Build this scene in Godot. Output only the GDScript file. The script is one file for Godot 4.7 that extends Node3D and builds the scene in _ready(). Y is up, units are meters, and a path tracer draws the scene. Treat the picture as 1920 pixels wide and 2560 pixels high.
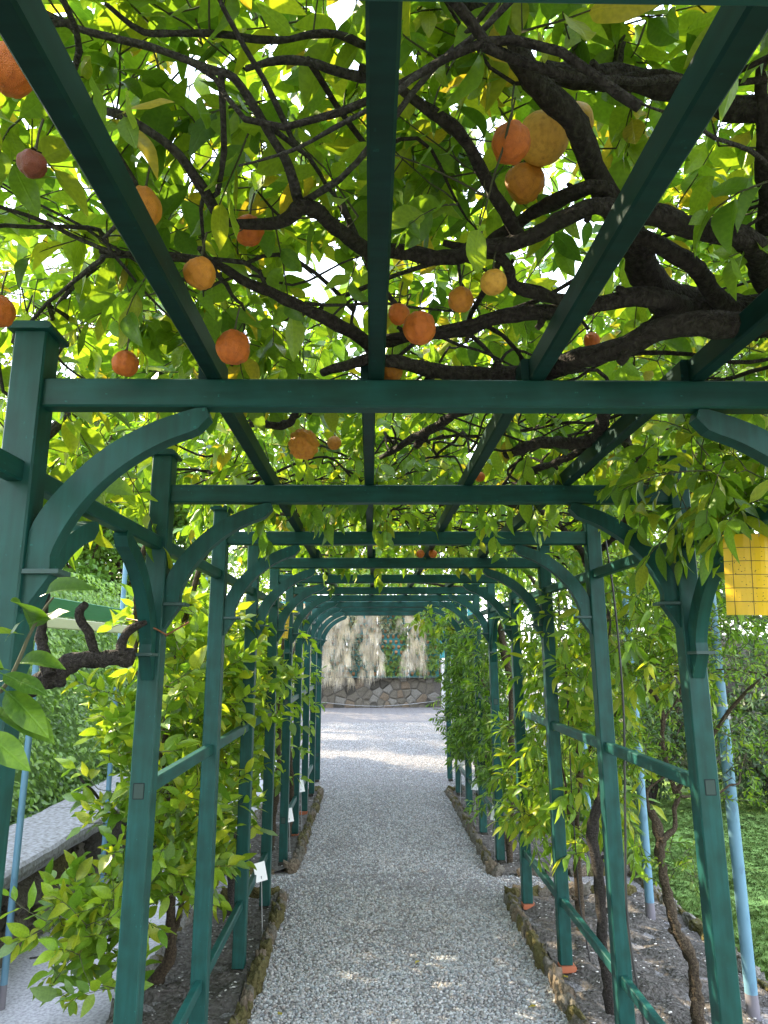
extends Node3D
# A green timber pergola over a gravel walk, roofed by trained citrus trees. x is across the walk, the walk runs along -z, y is up.

const SLOPE := 0.02707
const HALF := 0.887
const FIRST := 1.4396
var rng := RandomNumberGenerator.new()
var cam: Camera3D
var cam_inv: Transform3D
var taken := {}
var M := {}
var leaf_shapes := {}
var trees_made := 0
var shape_rng := RandomNumberGenerator.new()

# ---------------------------------------------------------------- names and tags
func numbered(called: String) -> String:
	var n: int = taken.get(called, 0)
	taken[called] = n + 1
	return called if n == 0 else "%s_%03d" % [called, n]

func tag(o: Node, label: String, category: String, group := "", kind := "") -> void:
	if label != "":
		o.set_meta("label", label)
	if category != "":
		o.set_meta("category", category)
	if group != "":
		o.set_meta("group", group)
	if kind != "":
		o.set_meta("kind", kind)

func thing(called: String, label: String, category: String, at := Vector3.ZERO, group := "") -> Node3D:
	var o := Node3D.new()
	o.name = numbered(called)
	o.position = at
	add_child(o)
	tag(o, label, category, group)
	return o

func obj(called: String, mesh: Mesh, mat: Material, parent: Node = null) -> MeshInstance3D:
	var o := MeshInstance3D.new()
	o.mesh = mesh
	o.material_override = mat
	if parent == null:
		o.name = numbered(called)
		add_child(o)
	else:
		var n := 0
		var key := "%s/%s/%s" % [parent.get_instance_id(), "p", called]
		n = taken.get(key, 0)
		taken[key] = n + 1
		o.name = called if n == 0 else "%s_%03d" % [called, n]
		parent.add_child(o, true)
	return o

func scatter(called: String, mesh: Mesh, mat: Material, spots: Array, tints: Array, parent: Node = null) -> MultiMeshInstance3D:
	var mm := MultiMesh.new()
	mm.transform_format = MultiMesh.TRANSFORM_3D
	mm.use_colors = tints.size() > 0
	mm.mesh = mesh
	mm.instance_count = spots.size()
	for i in spots.size():
		mm.set_instance_transform(i, spots[i])
		if tints.size() > 0:
			mm.set_instance_color(i, tints[i])
	var o := MultiMeshInstance3D.new()
	o.multimesh = mm
	o.material_override = mat
	if parent == null:
		o.name = numbered(called)
		add_child(o)
	else:
		o.name = called
		parent.add_child(o, true)
	o.set_meta("kind", "stuff")
	return o

# ---------------------------------------------------------------- places
func gy(d: float) -> float:
	return SLOPE * clampf(d, -30.0, 26.0)

func P(x: float, h: float, d: float) -> Vector3:    # height above the sloping ground
	return Vector3(x, h + gy(d), -d)

func post_depth(k: int) -> float:
	return FIRST + float(k - 1) + (0.06 if k == 6 else (-0.017 if k == 0 else 0.0))

func seen(p: Vector3) -> Vector3:     # x, y in -1..1 when in the frame; z is the depth
	var q := cam_inv * p
	var t := tan(deg_to_rad(cam.fov) * 0.5)
	return Vector3(q.x / (-q.z * t * 0.75), q.y / (-q.z * t), -q.z)

# ---------------------------------------------------------------- mesh builder
class MB:
	var v := PackedVector3Array()
	var n := PackedVector3Array()
	var uv := PackedVector2Array()
	var ix := PackedInt32Array()

	func quad(a: Vector3, b: Vector3, c: Vector3, d: Vector3, outward := Vector3.ZERO) -> void:
		var nn := (b - a).cross(d - a)
		if nn.length_squared() < 1e-16:
			nn = (c - a).cross(d - a)
		nn = nn.normalized()
		if outward != Vector3.ZERO and nn.dot(outward) < 0.0:
			nn = -nn
		poly([a, b, c, d], nn)

	func poly(pts: Array, nn: Vector3) -> void:
		var at := v.size()
		for p in pts:
			v.append(p)
			n.append(nn)
			uv.append(Vector2(p.x + p.z, p.y))
		var g: Vector3 = (pts[1] - pts[0]).cross(pts[2] - pts[0])
		var flip := g.dot(nn) > 0.0      # front faces run clockwise
		for i in range(1, pts.size() - 1):
			if flip:
				ix.append_array([at, at + i + 1, at + i])
			else:
				ix.append_array([at, at + i, at + i + 1])

	# a straight timber: rectangular section with chamfered long edges
	func bar(a: Vector3, b: Vector3, w: float, h: float, up := Vector3.UP, ch := 0.004) -> void:
		var z := (b - a).normalized()
		var x := up.cross(z)
		if x.length() < 0.01:
			x = Vector3.RIGHT
		x = x.normalized()
		var y := z.cross(x).normalized()
		var hw := w * 0.5
		var hh := h * 0.5
		var prof := [Vector2(hw - ch, -hh), Vector2(hw, -hh + ch), Vector2(hw, hh - ch), Vector2(hw - ch, hh), Vector2(-hw + ch, hh), Vector2(-hw, hh - ch), Vector2(-hw, -hh + ch), Vector2(-hw + ch, -hh)]
		var r0 := []
		var r1 := []
		for p in prof:
			r0.append(a + x * p.x + y * p.y)
			r1.append(b + x * p.x + y * p.y)
		for i in 8:
			var j := (i + 1) % 8
			var mid: Vector3 = (r0[i] + r0[j]) * 0.5 - a
			quad(r0[i], r0[j], r1[j], r1[i], mid)
		poly(r0, -z)
		poly(r1, z)

	func box(c: Vector3, s: Vector3, ch := 0.003) -> void:
		bar(c - Vector3(0, 0, s.z * 0.5), c + Vector3(0, 0, s.z * 0.5), s.x, s.y, Vector3.UP, ch)

	# a flat outline in the plane of ax and ay, given thickness
	func slab(org: Vector3, ax: Vector3, ay: Vector3, strip_a: Array, strip_b: Array, th: float) -> void:
		var az := ax.cross(ay).normalized() * th * 0.5
		var m := strip_a.size()
		for i in m - 1:
			var a0: Vector3 = org + ax * strip_a[i].x + ay * strip_a[i].y
			var a1: Vector3 = org + ax * strip_a[i + 1].x + ay * strip_a[i + 1].y
			var b0: Vector3 = org + ax * strip_b[i].x + ay * strip_b[i].y
			var b1: Vector3 = org + ax * strip_b[i + 1].x + ay * strip_b[i + 1].y
			quad(a0 + az, a1 + az, b1 + az, b0 + az, az)
			quad(a0 - az, a1 - az, b1 - az, b0 - az, -az)
			quad(a0 + az, a1 + az, a1 - az, a0 - az, a0 - b0)
			quad(b0 + az, b1 + az, b1 - az, b0 - az, b0 - a0)
		for i in [0, m - 1]:
			var a2: Vector3 = org + ax * strip_a[i].x + ay * strip_a[i].y
			var b2: Vector3 = org + ax * strip_b[i].x + ay * strip_b[i].y
			var k: int = 1 if i == 0 else m - 2
			var inner: Vector3 = org + ax * strip_a[k].x + ay * strip_a[k].y
			quad(a2 + az, a2 - az, b2 - az, b2 + az, a2 - inner)

	func tube(pts: Array, rad: Array, sides := 6, lump := 0.0, noise: FastNoiseLite = null, cap := true) -> void:
		var m := pts.size()
		if m < 2:
			return
		var at := v.size()
		var t: Vector3 = (pts[1] - pts[0]).normalized()
		var x := t.cross(Vector3(0.31, 0.88, 0.36)).normalized()
		var run := 0.0
		for i in m:
			var t2: Vector3
			if i == 0:
				t2 = t
			elif i == m - 1:
				t2 = (pts[i] - pts[i - 1]).normalized()
			else:
				t2 = (pts[i + 1] - pts[i - 1]).normalized()
			if i > 0:
				run += pts[i].distance_to(pts[i - 1])
			x = (x - t2 * x.dot(t2)).normalized()
			var y := t2.cross(x)
			for k in sides + 1:
				var a := TAU * k / sides
				var dir := x * cos(a) + y * sin(a)
				var r: float = rad[i]
				if noise and k < sides + 1:
					r *= 1.0 + lump * noise.get_noise_3dv((pts[i] + dir * r) * 1.0)
				v.append(pts[i] + dir * r)
				n.append(dir)
				uv.append(Vector2(float(k) / sides, run))
		var w := sides + 1
		for i in m - 1:
			for k in sides:
				var p := at + i * w + k
				ix.append_array([p, p + w, p + 1, p + 1, p + w, p + w + 1])
		if cap:
			for e in [0, m - 1]:
				var c := v.size()
				var dir: Vector3 = (pts[0] - pts[1]).normalized() if e == 0 else (pts[m - 1] - pts[m - 2]).normalized()
				v.append(pts[e] + dir * rad[e] * 0.25)
				n.append(dir)
				uv.append(Vector2(0.5, 0.0))
				for k in w:
					v.append(v[at + e * w + k])
					n.append(dir)
					uv.append(Vector2(0.5, 0.0))
				for k in sides:
					if e == 0:
						ix.append_array([c, c + 1 + k, c + 2 + k])
					else:
						ix.append_array([c, c + 2 + k, c + 1 + k])

	# a lump: lat-long ball pushed about by noise
	func lump(c: Vector3, s: Vector3, noise: FastNoiseLite, amount: float, rows := 6, cols := 9, square := 1.0, off := Vector3.ZERO, ribs := 0.0) -> void:
		var at := v.size()
		for i in rows + 1:
			var th := PI * i / rows
			for k in cols + 1:
				var ph := TAU * k / cols
				var d := Vector3(sin(th) * cos(ph), cos(th), sin(th) * sin(ph))
				var q := Vector3(signf(d.x) * pow(absf(d.x), square), signf(d.y) * pow(absf(d.y), square), signf(d.z) * pow(absf(d.z), square))
				var e := d
				if k == cols:
					e = Vector3(sin(th), cos(th), 0.0)
				q *= 1.0 + amount * noise.get_noise_3dv(e * 1.0 + off)
				if ribs > 0.0:
					q *= 1.0 + ribs * sin(th) * (0.6 * cos(ph * 9.0) + 0.4 * cos(ph * 5.0 + 1.0)) + ribs * 0.6 * noise.get_noise_3dv(e * 5.0)
				v.append(c + q * s)
				n.append(Vector3.UP)
				uv.append(Vector2(float(k) / cols, float(i) / rows))
		var w := cols + 1
		var first := ix.size()
		for i in rows:
			for k in cols:
				var p := at + i * w + k
				ix.append_array([p, p + w, p + 1, p + 1, p + w, p + w + 1])
		var acc := {}
		for j in range(first, ix.size(), 3):
			var g := (v[ix[j + 2]] - v[ix[j]]).cross(v[ix[j + 1]] - v[ix[j]])
			for e in 3:
				acc[ix[j + e]] = acc.get(ix[j + e], Vector3.ZERO) + g
		for i in rows + 1:
			var p0 := at + i * w
			var both: Vector3 = acc.get(p0, Vector3.ZERO) + acc.get(p0 + cols, Vector3.ZERO)
			acc[p0] = both
			acc[p0 + cols] = both
		for e in [0, rows]:
			for k in w:
				acc[at + e * w + k] = Vector3.UP * (1.0 if e == 0 else -1.0)
		for p in range(at, v.size()):
			var g: Vector3 = acc.get(p, Vector3.UP)
			n[p] = g.normalized() if g.length() > 0.0 else Vector3.UP

	func done() -> ArrayMesh:
		var m := ArrayMesh.new()
		if v.size() == 0:
			return m
		var a := []
		a.resize(Mesh.ARRAY_MAX)
		a[Mesh.ARRAY_VERTEX] = v
		a[Mesh.ARRAY_NORMAL] = n
		a[Mesh.ARRAY_TEX_UV] = uv
		a[Mesh.ARRAY_INDEX] = ix
		m.add_surface_from_arrays(Mesh.PRIMITIVE_TRIANGLES, a)
		return m

func spline(pts: Array, step: float, wob := 0.0, seed_off := 0.0) -> Array:    # Vector4 points: x y d radius -> [points, radii]
	var out := []
	var rad := []
	var m := pts.size()
	for i in m - 1:
		var p0: Vector4 = pts[maxi(i - 1, 0)]
		var p1: Vector4 = pts[i]
		var p2: Vector4 = pts[i + 1]
		var p3: Vector4 = pts[mini(i + 2, m - 1)]
		var ln := Vector3(p2.x - p1.x, p2.y - p1.y, p2.z - p1.z).length()
		var k := maxi(1, int(ceil(ln / step)))
		for j in k + (1 if i == m - 2 else 0):
			var t := float(j) / k
			var q := 0.5 * (2.0 * p1 + (p2 - p0) * t + (2.0 * p0 - 5.0 * p1 + 4.0 * p2 - p3) * t * t + (3.0 * p1 - p0 - 3.0 * p2 + p3) * t * t * t)
			var pos := Vector3(q.x, q.y, -q.z)
			if wob > 0.0:
				pos += Vector3(bump.get_noise_3dv(pos * 3.0 + Vector3(7, 0, seed_off)), bump.get_noise_3dv(pos * 3.0 + Vector3(0, 31, seed_off)), bump.get_noise_3dv(pos * 3.0 + Vector3(3, 9, 57 + seed_off))) * wob
			out.append(pos)
			rad.append(maxf(q.w, 0.0012))
	return [out, rad]

func four(list: Array) -> Array:
	var out := []
	for i in range(0, list.size(), 4):
		out.append(Vector4(list[i], list[i + 1], list[i + 2], list[i + 3]))
	return out

var bump := FastNoiseLite.new()

# ---------------------------------------------------------------- materials
func lin(r: float, g: float, b: float) -> Color:
	return Color(r, g, b).linear_to_srgb()

func noise_tex(freq: float, kind: int, ramp: Array, size := 512, normal := 0.0, octaves := 4, s := 1) -> NoiseTexture2D:
	var f := FastNoiseLite.new()
	f.noise_type = kind
	f.frequency = freq
	f.seed = s
	f.fractal_octaves = octaves
	if kind == FastNoiseLite.TYPE_CELLULAR:
		f.cellular_return_type = FastNoiseLite.RETURN_DISTANCE
		f.fractal_type = FastNoiseLite.FRACTAL_NONE
	var t := NoiseTexture2D.new()
	t.width = size
	t.height = size
	t.seamless = true
	t.seamless_blend_skirt = 0.15
	t.noise = f
	if normal > 0.0:
		t.as_normal_map = true
		t.bump_strength = normal
	elif ramp.size() > 0:
		var g := Gradient.new()
		var offs := PackedFloat32Array()
		var cols := PackedColorArray()
		for i in range(0, ramp.size(), 2):
			offs.append(ramp[i])
			cols.append(ramp[i + 1])
		g.offsets = offs
		g.colors = cols
		t.color_ramp = g
	return t

func surf(color: Color, rough := 0.8, spec := 0.5) -> StandardMaterial3D:
	var m := StandardMaterial3D.new()
	m.albedo_color = color
	m.roughness = rough
	m.metallic_specular = spec
	return m

func tri(m: StandardMaterial3D, scale: Vector3) -> StandardMaterial3D:
	m.uv1_triplanar = true
	m.uv1_world_triplanar = true
	m.uv1_scale = scale
	m.uv1_triplanar_sharpness = 4.0
	return m

func leaf_material(color: Color, tex: Texture2D, bmp: Texture2D, through := 1.0) -> StandardMaterial3D:
	var m := surf(color, 0.36, 0.5)
	m.albedo_texture = tex
	if bmp:
		m.heightmap_enabled = true
		m.heightmap_texture = bmp
		m.heightmap_scale = 0.12
	m.backlight_enabled = true
	m.backlight = Color(through, through * 0.97, through * 0.45).linear_to_srgb()
	m.cull_mode = BaseMaterial3D.CULL_DISABLED
	return m

func leaf_pictures() -> Array:
	var w := 64
	var h := 128
	var im := Image.create(w, h, false, Image.FORMAT_RGB8)
	var bm := Image.create(w, h, false, Image.FORMAT_RGB8)
	var f := FastNoiseLite.new()
	f.seed = 4
	f.frequency = 0.06
	for y in h:
		for x in w:
			var u := absf((x + 0.5) / w - 0.5) * 2.0
			var t := (y + 0.5) / h
			var mid := exp(-pow(u / 0.055, 2.0))
			var s := fposmod(t * 9.0 - u * 1.6, 1.0)
			var vein := exp(-pow((s - 0.5) / 0.10, 2.0)) * (1.0 - u) * 0.8
			var g := f.get_noise_2d(x, y)
			var base := 0.90 + 0.10 * g
			var c := Color(base + 0.02 * g, base, base - 0.04 * g)
			c = c.lerp(Color(1.0, 1.0, 0.98), clampf(mid * 0.55 + vein * 0.30, 0.0, 1.0))
			im.set_pixel(x, y, c)
			var e := 0.6 - mid * 0.5 - vein * 0.30 + 0.1 * g
			bm.set_pixel(x, y, Color(e, e, e))
	return [ImageTexture.create_from_image(im), ImageTexture.create_from_image(bm)]

func paint_picture() -> Image:
	var f := FastNoiseLite.new()
	f.seed = 3
	f.frequency = 0.05
	f.fractal_octaves = 4
	var g := f.get_seamless_image(512, 48)
	g.convert(Image.FORMAT_RGB8)
	g.resize(512, 512, Image.INTERPOLATE_CUBIC)
	f.frequency = 0.008
	f.seed = 9
	var broad := f.get_seamless_image(512, 512)
	broad.convert(Image.FORMAT_RGB8)
	var im := Image.create(512, 512, false, Image.FORMAT_RGB8)
	for y in 512:
		for x in 512:
			var v := 0.72 + 0.17 * (g.get_pixel(x, y).r - 0.5) + 0.20 * (broad.get_pixel(x, y).r - 0.5)
			im.set_pixel(x, y, Color(v * 0.98, v, v * (0.97 + 0.06 * broad.get_pixel(x, y).r)))
	var r := RandomNumberGenerator.new()
	r.seed = 12
	for i in 90:
		var w := r.randi_range(2, 5)
		var h := r.randi_range(2, 6)
		var x0 := r.randi_range(4, 500)
		var y0 := r.randi_range(4, 500)
		var c := r.randf_range(1.1, 2.2)
		for y in h:
			for x in w:
				if r.randf() < 0.75:
					var p := im.get_pixel(x0 + x, y0 + y)
					im.set_pixel(x0 + x, y0 + y, Color(minf(1.0, p.r * c), minf(1.0, p.g * c * 0.95), minf(1.0, p.b * c)))
	return im

func make_materials() -> void:
	var S := FastNoiseLite.TYPE_SIMPLEX_SMOOTH
	var C := FastNoiseLite.TYPE_CELLULAR
	# paint on timber: grain along one axis, a little wear, sparse pale droppings
	var along := paint_picture()
	var across: Image = along.duplicate()
	across.rotate_90(CLOCKWISE)
	var up_tex := ImageTexture.create_from_image(along)
	var flat_tex := ImageTexture.create_from_image(across)
	for a in [["y", up_tex], ["x", flat_tex], ["z", flat_tex]]:
		var m := surf(lin(0.0115, 0.120, 0.102), 0.5, 0.4)
		m.albedo_texture = a[1]
		m.heightmap_enabled = true
		m.heightmap_texture = a[1]
		m.heightmap_scale = 0.10
		M["paint_" + a[0]] = tri(m, Vector3(1.6, 1.6, 1.6))
	var wear := noise_tex(0.012, S, [0.0, lin(0.78, 0.80, 0.78), 0.45, lin(0.92, 0.93, 0.92), 0.75, lin(1, 1, 1), 1.0, lin(1.0, 1.0, 0.97)], 512, 0.0, 5, 3)
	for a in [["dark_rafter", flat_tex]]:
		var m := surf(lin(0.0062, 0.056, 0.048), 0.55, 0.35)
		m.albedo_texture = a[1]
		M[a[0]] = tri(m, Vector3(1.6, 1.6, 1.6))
	M.iron = surf(lin(0.03, 0.07, 0.065), 0.55)
	M.dark_end = surf(lin(0.006, 0.016, 0.015), 0.9)
	M.end_grain = surf(lin(0.035, 0.060, 0.052), 0.9)
	M.terracotta = surf(lin(0.42, 0.13, 0.06), 0.85)
	M.pale_blue = tri(surf(lin(0.115, 0.235, 0.32), 0.6), Vector3(3, 1.2, 3))
	M.pale_blue.albedo_texture = noise_tex(0.02, S, [0.0, lin(0.6, 0.6, 0.66), 0.3, lin(0.9, 0.95, 0.95), 0.7, lin(1, 1, 1), 1.0, lin(1, 1, 1)], 256, 0.0, 5, 21)
	M.pole_foot = surf(lin(0.16, 0.15, 0.17), 0.9)
	# ground
	var pebble := noise_tex(0.055, C, [0.0, lin(0.62, 0.60, 0.60), 0.35, lin(0.46, 0.45, 0.455), 0.7, lin(0.25, 0.245, 0.25), 1.0, lin(0.10, 0.10, 0.10)], 1024, 0.0, 1, 5)
	var pebble_h := noise_tex(0.055, C, [0.0, Color.WHITE, 1.0, Color.BLACK], 1024, 0.0, 1, 5)
	var tone := noise_tex(0.01, S, [0.0, lin(0.62, 0.58, 0.55), 0.5, lin(0.85, 0.84, 0.84), 1.0, lin(1, 1, 1)], 512, 0.0, 4, 6)
	M.gravel = tri(surf(lin(0.51, 0.495, 0.49), 0.92, 0.3), Vector3(1.3, 1.3, 1.3))
	M.gravel.albedo_texture = pebble
	M.gravel.heightmap_enabled = true
	M.gravel.heightmap_texture = pebble_h
	M.gravel.heightmap_scale = 0.6
	M.gravel.detail_enabled = true
	M.gravel.detail_blend_mode = BaseMaterial3D.BLEND_MODE_MUL
	M.gravel.detail_albedo = tone
	M.fine_gravel = tri(surf(lin(0.50, 0.495, 0.51), 0.95, 0.3), Vector3(2.6, 2.6, 2.6))
	M.fine_gravel.albedo_texture = noise_tex(0.03, S, [0.0, lin(0.45, 0.44, 0.44), 0.5, lin(0.75, 0.74, 0.74), 1.0, lin(1, 1, 1)], 512, 0.0, 6, 9)
	M.fine_gravel.heightmap_enabled = true
	M.fine_gravel.heightmap_texture = pebble_h
	M.fine_gravel.heightmap_scale = 0.2
	M.stone_bit = surf(Color.WHITE, 0.9, 0.3)
	M.stone_bit.vertex_color_use_as_albedo = true
	M.soil = tri(surf(lin(0.16, 0.148, 0.138), 0.97, 0.2), Vector3(1.6, 1.6, 1.6))
	M.soil.albedo_texture = noise_tex(0.03, S, [0.0, lin(0.35, 0.33, 0.31), 0.5, lin(0.7, 0.68, 0.66), 0.8, lin(0.95, 0.93, 0.92), 1.0, lin(1, 1, 1)], 512, 0.0, 6, 12)
	M.soil.heightmap_enabled = true
	M.soil.heightmap_texture = noise_tex(0.05, S, [], 512, 0.0, 5, 13)
	M.soil.heightmap_scale = 1.4
	M.turf = tri(surf(lin(0.17, 0.28, 0.085), 0.95, 0.2), Vector3(1.5, 1.5, 1.5))
	M.turf.albedo_texture = noise_tex(0.02, S, [0.0, lin(0.5, 0.45, 0.4), 0.5, lin(0.9, 0.9, 0.8), 1.0, lin(1, 1, 1)], 256, 0.0, 5, 15)
	M.blade = surf(Color.WHITE, 0.55, 0.4)
	M.blade.vertex_color_use_as_albedo = true
	M.blade.backlight_enabled = true
	M.blade.backlight = Color(0.8, 0.8, 0.4)
	var rock := noise_tex(0.02, S, [0.0, lin(0.38, 0.36, 0.32), 0.4, lin(0.7, 0.68, 0.64), 0.7, lin(0.9, 0.9, 0.88), 1.0, lin(1.0, 1.0, 1.0)], 512, 0.0, 6, 17)
	var rock_h := noise_tex(0.03, S, [], 512, 0.0, 6, 18)
	for a in [["tufa", 0.17, 0.155, 0.13], ["moss", 0.13, 0.115, 0.05], ["grey", 0.24, 0.23, 0.21], ["pale", 0.42, 0.40, 0.38], ["brown", 0.20, 0.16, 0.12], ["dark", 0.085, 0.08, 0.07], ["coping", 0.34, 0.335, 0.35]]:
		var m := tri(surf(lin(a[1], a[2], a[3]), 0.95, 0.25), Vector3(3.2, 3.2, 3.2))
		m.albedo_texture = rock
		m.heightmap_enabled = true
		m.heightmap_texture = rock_h
		m.heightmap_scale = 1.0
		M[a[0]] = m
	M.coping.uv1_scale = Vector3(2.2, 2.2, 2.2)
	M.coping.heightmap_scale = 0.35
	M.mortar = tri(surf(lin(0.14, 0.132, 0.122), 0.97, 0.2), Vector3(4, 4, 4))
	M.mortar.albedo_texture = rock
	M.white_wall = tri(surf(lin(0.70, 0.70, 0.72), 0.9, 0.3), Vector3(0.7, 0.7, 0.7))
	M.white_wall.albedo_texture = tone
	# bark
	var bark := noise_tex(0.03, S, [0.0, lin(0.30, 0.28, 0.26), 0.45, lin(0.60, 0.58, 0.56), 0.66, lin(0.85, 0.84, 0.80), 0.74, lin(1, 1, 0.95), 0.84, lin(1.0, 1.0, 0.92), 1.0, lin(1.0, 1.0, 0.9)], 512, 0.0, 6, 24)
	var bark_h := noise_tex(0.06, S, [], 512, 0.0, 5, 25)
	for a in [["bark", 0.052, 0.046, 0.042], ["bark_grey", 0.085, 0.080, 0.078], ["bark_brown", 0.10, 0.078, 0.055]]:
		var m := tri(surf(lin(a[1], a[2], a[3]), 0.9, 0.3), Vector3(4, 4, 4))
		m.albedo_texture = bark
		m.heightmap_enabled = true
		m.heightmap_texture = bark_h
		m.heightmap_scale = 0.75
		M[a[0]] = m
	M.twig = surf(lin(0.075, 0.075, 0.045), 0.8, 0.3)
	# fruit
	var peel := noise_tex(0.16, S, [], 256, 0.0, 2, 27)
	var peel_c := noise_tex(0.02, S, [0.0, lin(0.55, 0.45, 0.35), 0.35, lin(0.85, 0.8, 0.7), 0.6, lin(1, 1, 1), 1.0, lin(1.0, 1.0, 1.0)], 256, 0.0, 5, 28)
	for a in [["orange", 0.56, 0.135, 0.010], ["golden", 0.56, 0.215, 0.015], ["yellow_orange", 0.72, 0.38, 0.05], ["withered", 0.20, 0.045, 0.018]]:
		var m := surf(lin(a[1], a[2], a[3]), 0.5, 0.5)
		m.uv1_triplanar = true
		m.uv1_scale = Vector3(14, 14, 14)
		m.albedo_texture = peel_c
		m.heightmap_enabled = true
		m.heightmap_texture = peel
		m.heightmap_scale = 0.15
		m.subsurf_scatter_enabled = true
		m.subsurf_scatter_strength = 0.08
		M[a[0]] = m
	M.calyx = surf(lin(0.06, 0.06, 0.03), 0.9)
	# leaves
	var pics := leaf_pictures()
	M.leaf_tints = [Color(0.095, 0.210, 0.026), Color(0.160, 0.320, 0.032), Color(0.240, 0.420, 0.036), Color(0.350, 0.520, 0.040), Color(0.460, 0.540, 0.044), Color(0.580, 0.470, 0.050), Color(0.240, 0.380, 0.120), Color(0.060, 0.140, 0.024)]
	M.leaf = leaf_material(Color.WHITE, pics[0], pics[1])
	M.leaf.vertex_color_use_as_albedo = true
	M.leaf_one = []
	for c in M.leaf_tints:
		M.leaf_one.append(leaf_material(c.linear_to_srgb(), pics[0], pics[1]))
	M.far_leaf = leaf_material(Color.WHITE, null, null, 0.9)
	M.far_leaf.vertex_color_use_as_albedo = true
	# made things
	M.yellow = surf(lin(0.80, 0.50, 0.002), 0.4, 0.5)
	M.black_line = surf(lin(0.02, 0.02, 0.015), 0.6)
	M.white_card = surf(lin(0.78, 0.78, 0.78), 0.5)
	M.grey_wire = surf(lin(0.30, 0.30, 0.30), 0.4, 0.6)
	M.hose = surf(lin(0.02, 0.02, 0.02), 0.5)
	M.copper_tie = surf(lin(0.22, 0.075, 0.03), 0.5)
	M.green_board = tri(surf(lin(0.02, 0.16, 0.07), 0.55), Vector3(9, 9, 0.6))
	M.green_board.albedo_texture = wear
	M.cream = surf(lin(0.62, 0.58, 0.45), 0.7)
	M.teal_panel = tri(surf(lin(0.02, 0.20, 0.21), 0.6), Vector3(4, 0.5, 4))
	M.teal_panel.albedo_texture = wear
	M.pot = surf(lin(0.05, 0.04, 0.03), 0.8)
	M.rim_pot = surf(lin(0.30, 0.16, 0.07), 0.8)
	M.speck = surf(lin(0.42, 0.52, 0.48), 0.8)

# ---------------------------------------------------------------- leaves and trees
func leaf_mesh(ratio: float, fold: float, curl: float, wave: float, point: float, rows := 9) -> ArrayMesh:
	var mb := MB.new()
	var half := ratio * 0.5
	# petiole
	var lo := 0.09
	for i in rows + 1:
		var t := float(i) / rows
		var w := half * pow(sin(PI * pow(clampf(t, 0.0, 1.0), 0.82)), 0.75) * (1.0 - point * t * t)
		if i == rows:
			w = half * 0.02
		if i == 0:
			w = half * 0.06
		var y := lo + (1.0 - lo) * t
		var z := -curl * t * t
		var wv := wave * sin(t * 9.0 + point * 5.0)
		mb.v.append(Vector3(-w, y, z + fold * w + wv * w))
		mb.v.append(Vector3(0, y, z))
		mb.v.append(Vector3(w, y, z + fold * w - wv * w))
		mb.uv.append(Vector2(0.5 - 0.5 * w / half, t))
		mb.uv.append(Vector2(0.5, t))
		mb.uv.append(Vector2(0.5 + 0.5 * w / half, t))
	for i in rows:
		var a := i * 3
		for k in 2:
			var p := a + k
			mb.ix.append_array([p, p + 3, p + 1, p + 1, p + 3, p + 4])
	mb.n.resize(mb.v.size())
	var acc := PackedVector3Array()
	acc.resize(mb.v.size())
	for j in range(0, mb.ix.size(), 3):
		var g := (mb.v[mb.ix[j + 2]] - mb.v[mb.ix[j]]).cross(mb.v[mb.ix[j + 1]] - mb.v[mb.ix[j]])
		for e in 3:
			acc[mb.ix[j + e]] = acc[mb.ix[j + e]] + g
	for i in mb.v.size():
		var g := acc[i].normalized()
		mb.n[i] = g if g.z > 0.0 else -g
	# stalk: two thin strips
	var s := 0.012
	var at := mb.v.size()
	for q in [Vector3(-s, -0.04, 0), Vector3(s, -0.04, 0), Vector3(s, lo + 0.02, 0), Vector3(-s, lo + 0.02, 0)]:
		mb.v.append(q)
		mb.n.append(Vector3(0, 0, 1))
		mb.uv.append(Vector2(0.5, 0.02))
	mb.ix.append_array([at, at + 2, at + 1, at, at + 3, at + 2])
	return mb.done()

func make_leaf_shapes() -> void:
	leaf_shapes.broad = [leaf_mesh(0.50, 0.30, 0.16, 0.06, 0.25), leaf_mesh(0.46, 0.12, 0.05, 0.14, 0.35), leaf_mesh(0.55, 0.55, 0.36, 0.06, 0.2), leaf_mesh(0.44, -0.15, 0.26, 0.16, 0.3), leaf_mesh(0.48, 0.75, 0.10, 0.10, 0.25), leaf_mesh(0.42, 0.35, -0.14, 0.18, 0.4)]
	leaf_shapes.narrow = [leaf_mesh(0.30, 0.35, 0.20, 0.05, 0.45), leaf_mesh(0.27, 0.15, 0.34, 0.08, 0.5), leaf_mesh(0.33, 0.30, 0.06, 0.06, 0.4)]
	leaf_shapes.small = [leaf_mesh(0.40, 0.30, 0.12, 0.0, 0.3, 4), leaf_mesh(0.36, 0.1, 0.2, 0.0, 0.4, 4)]

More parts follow.
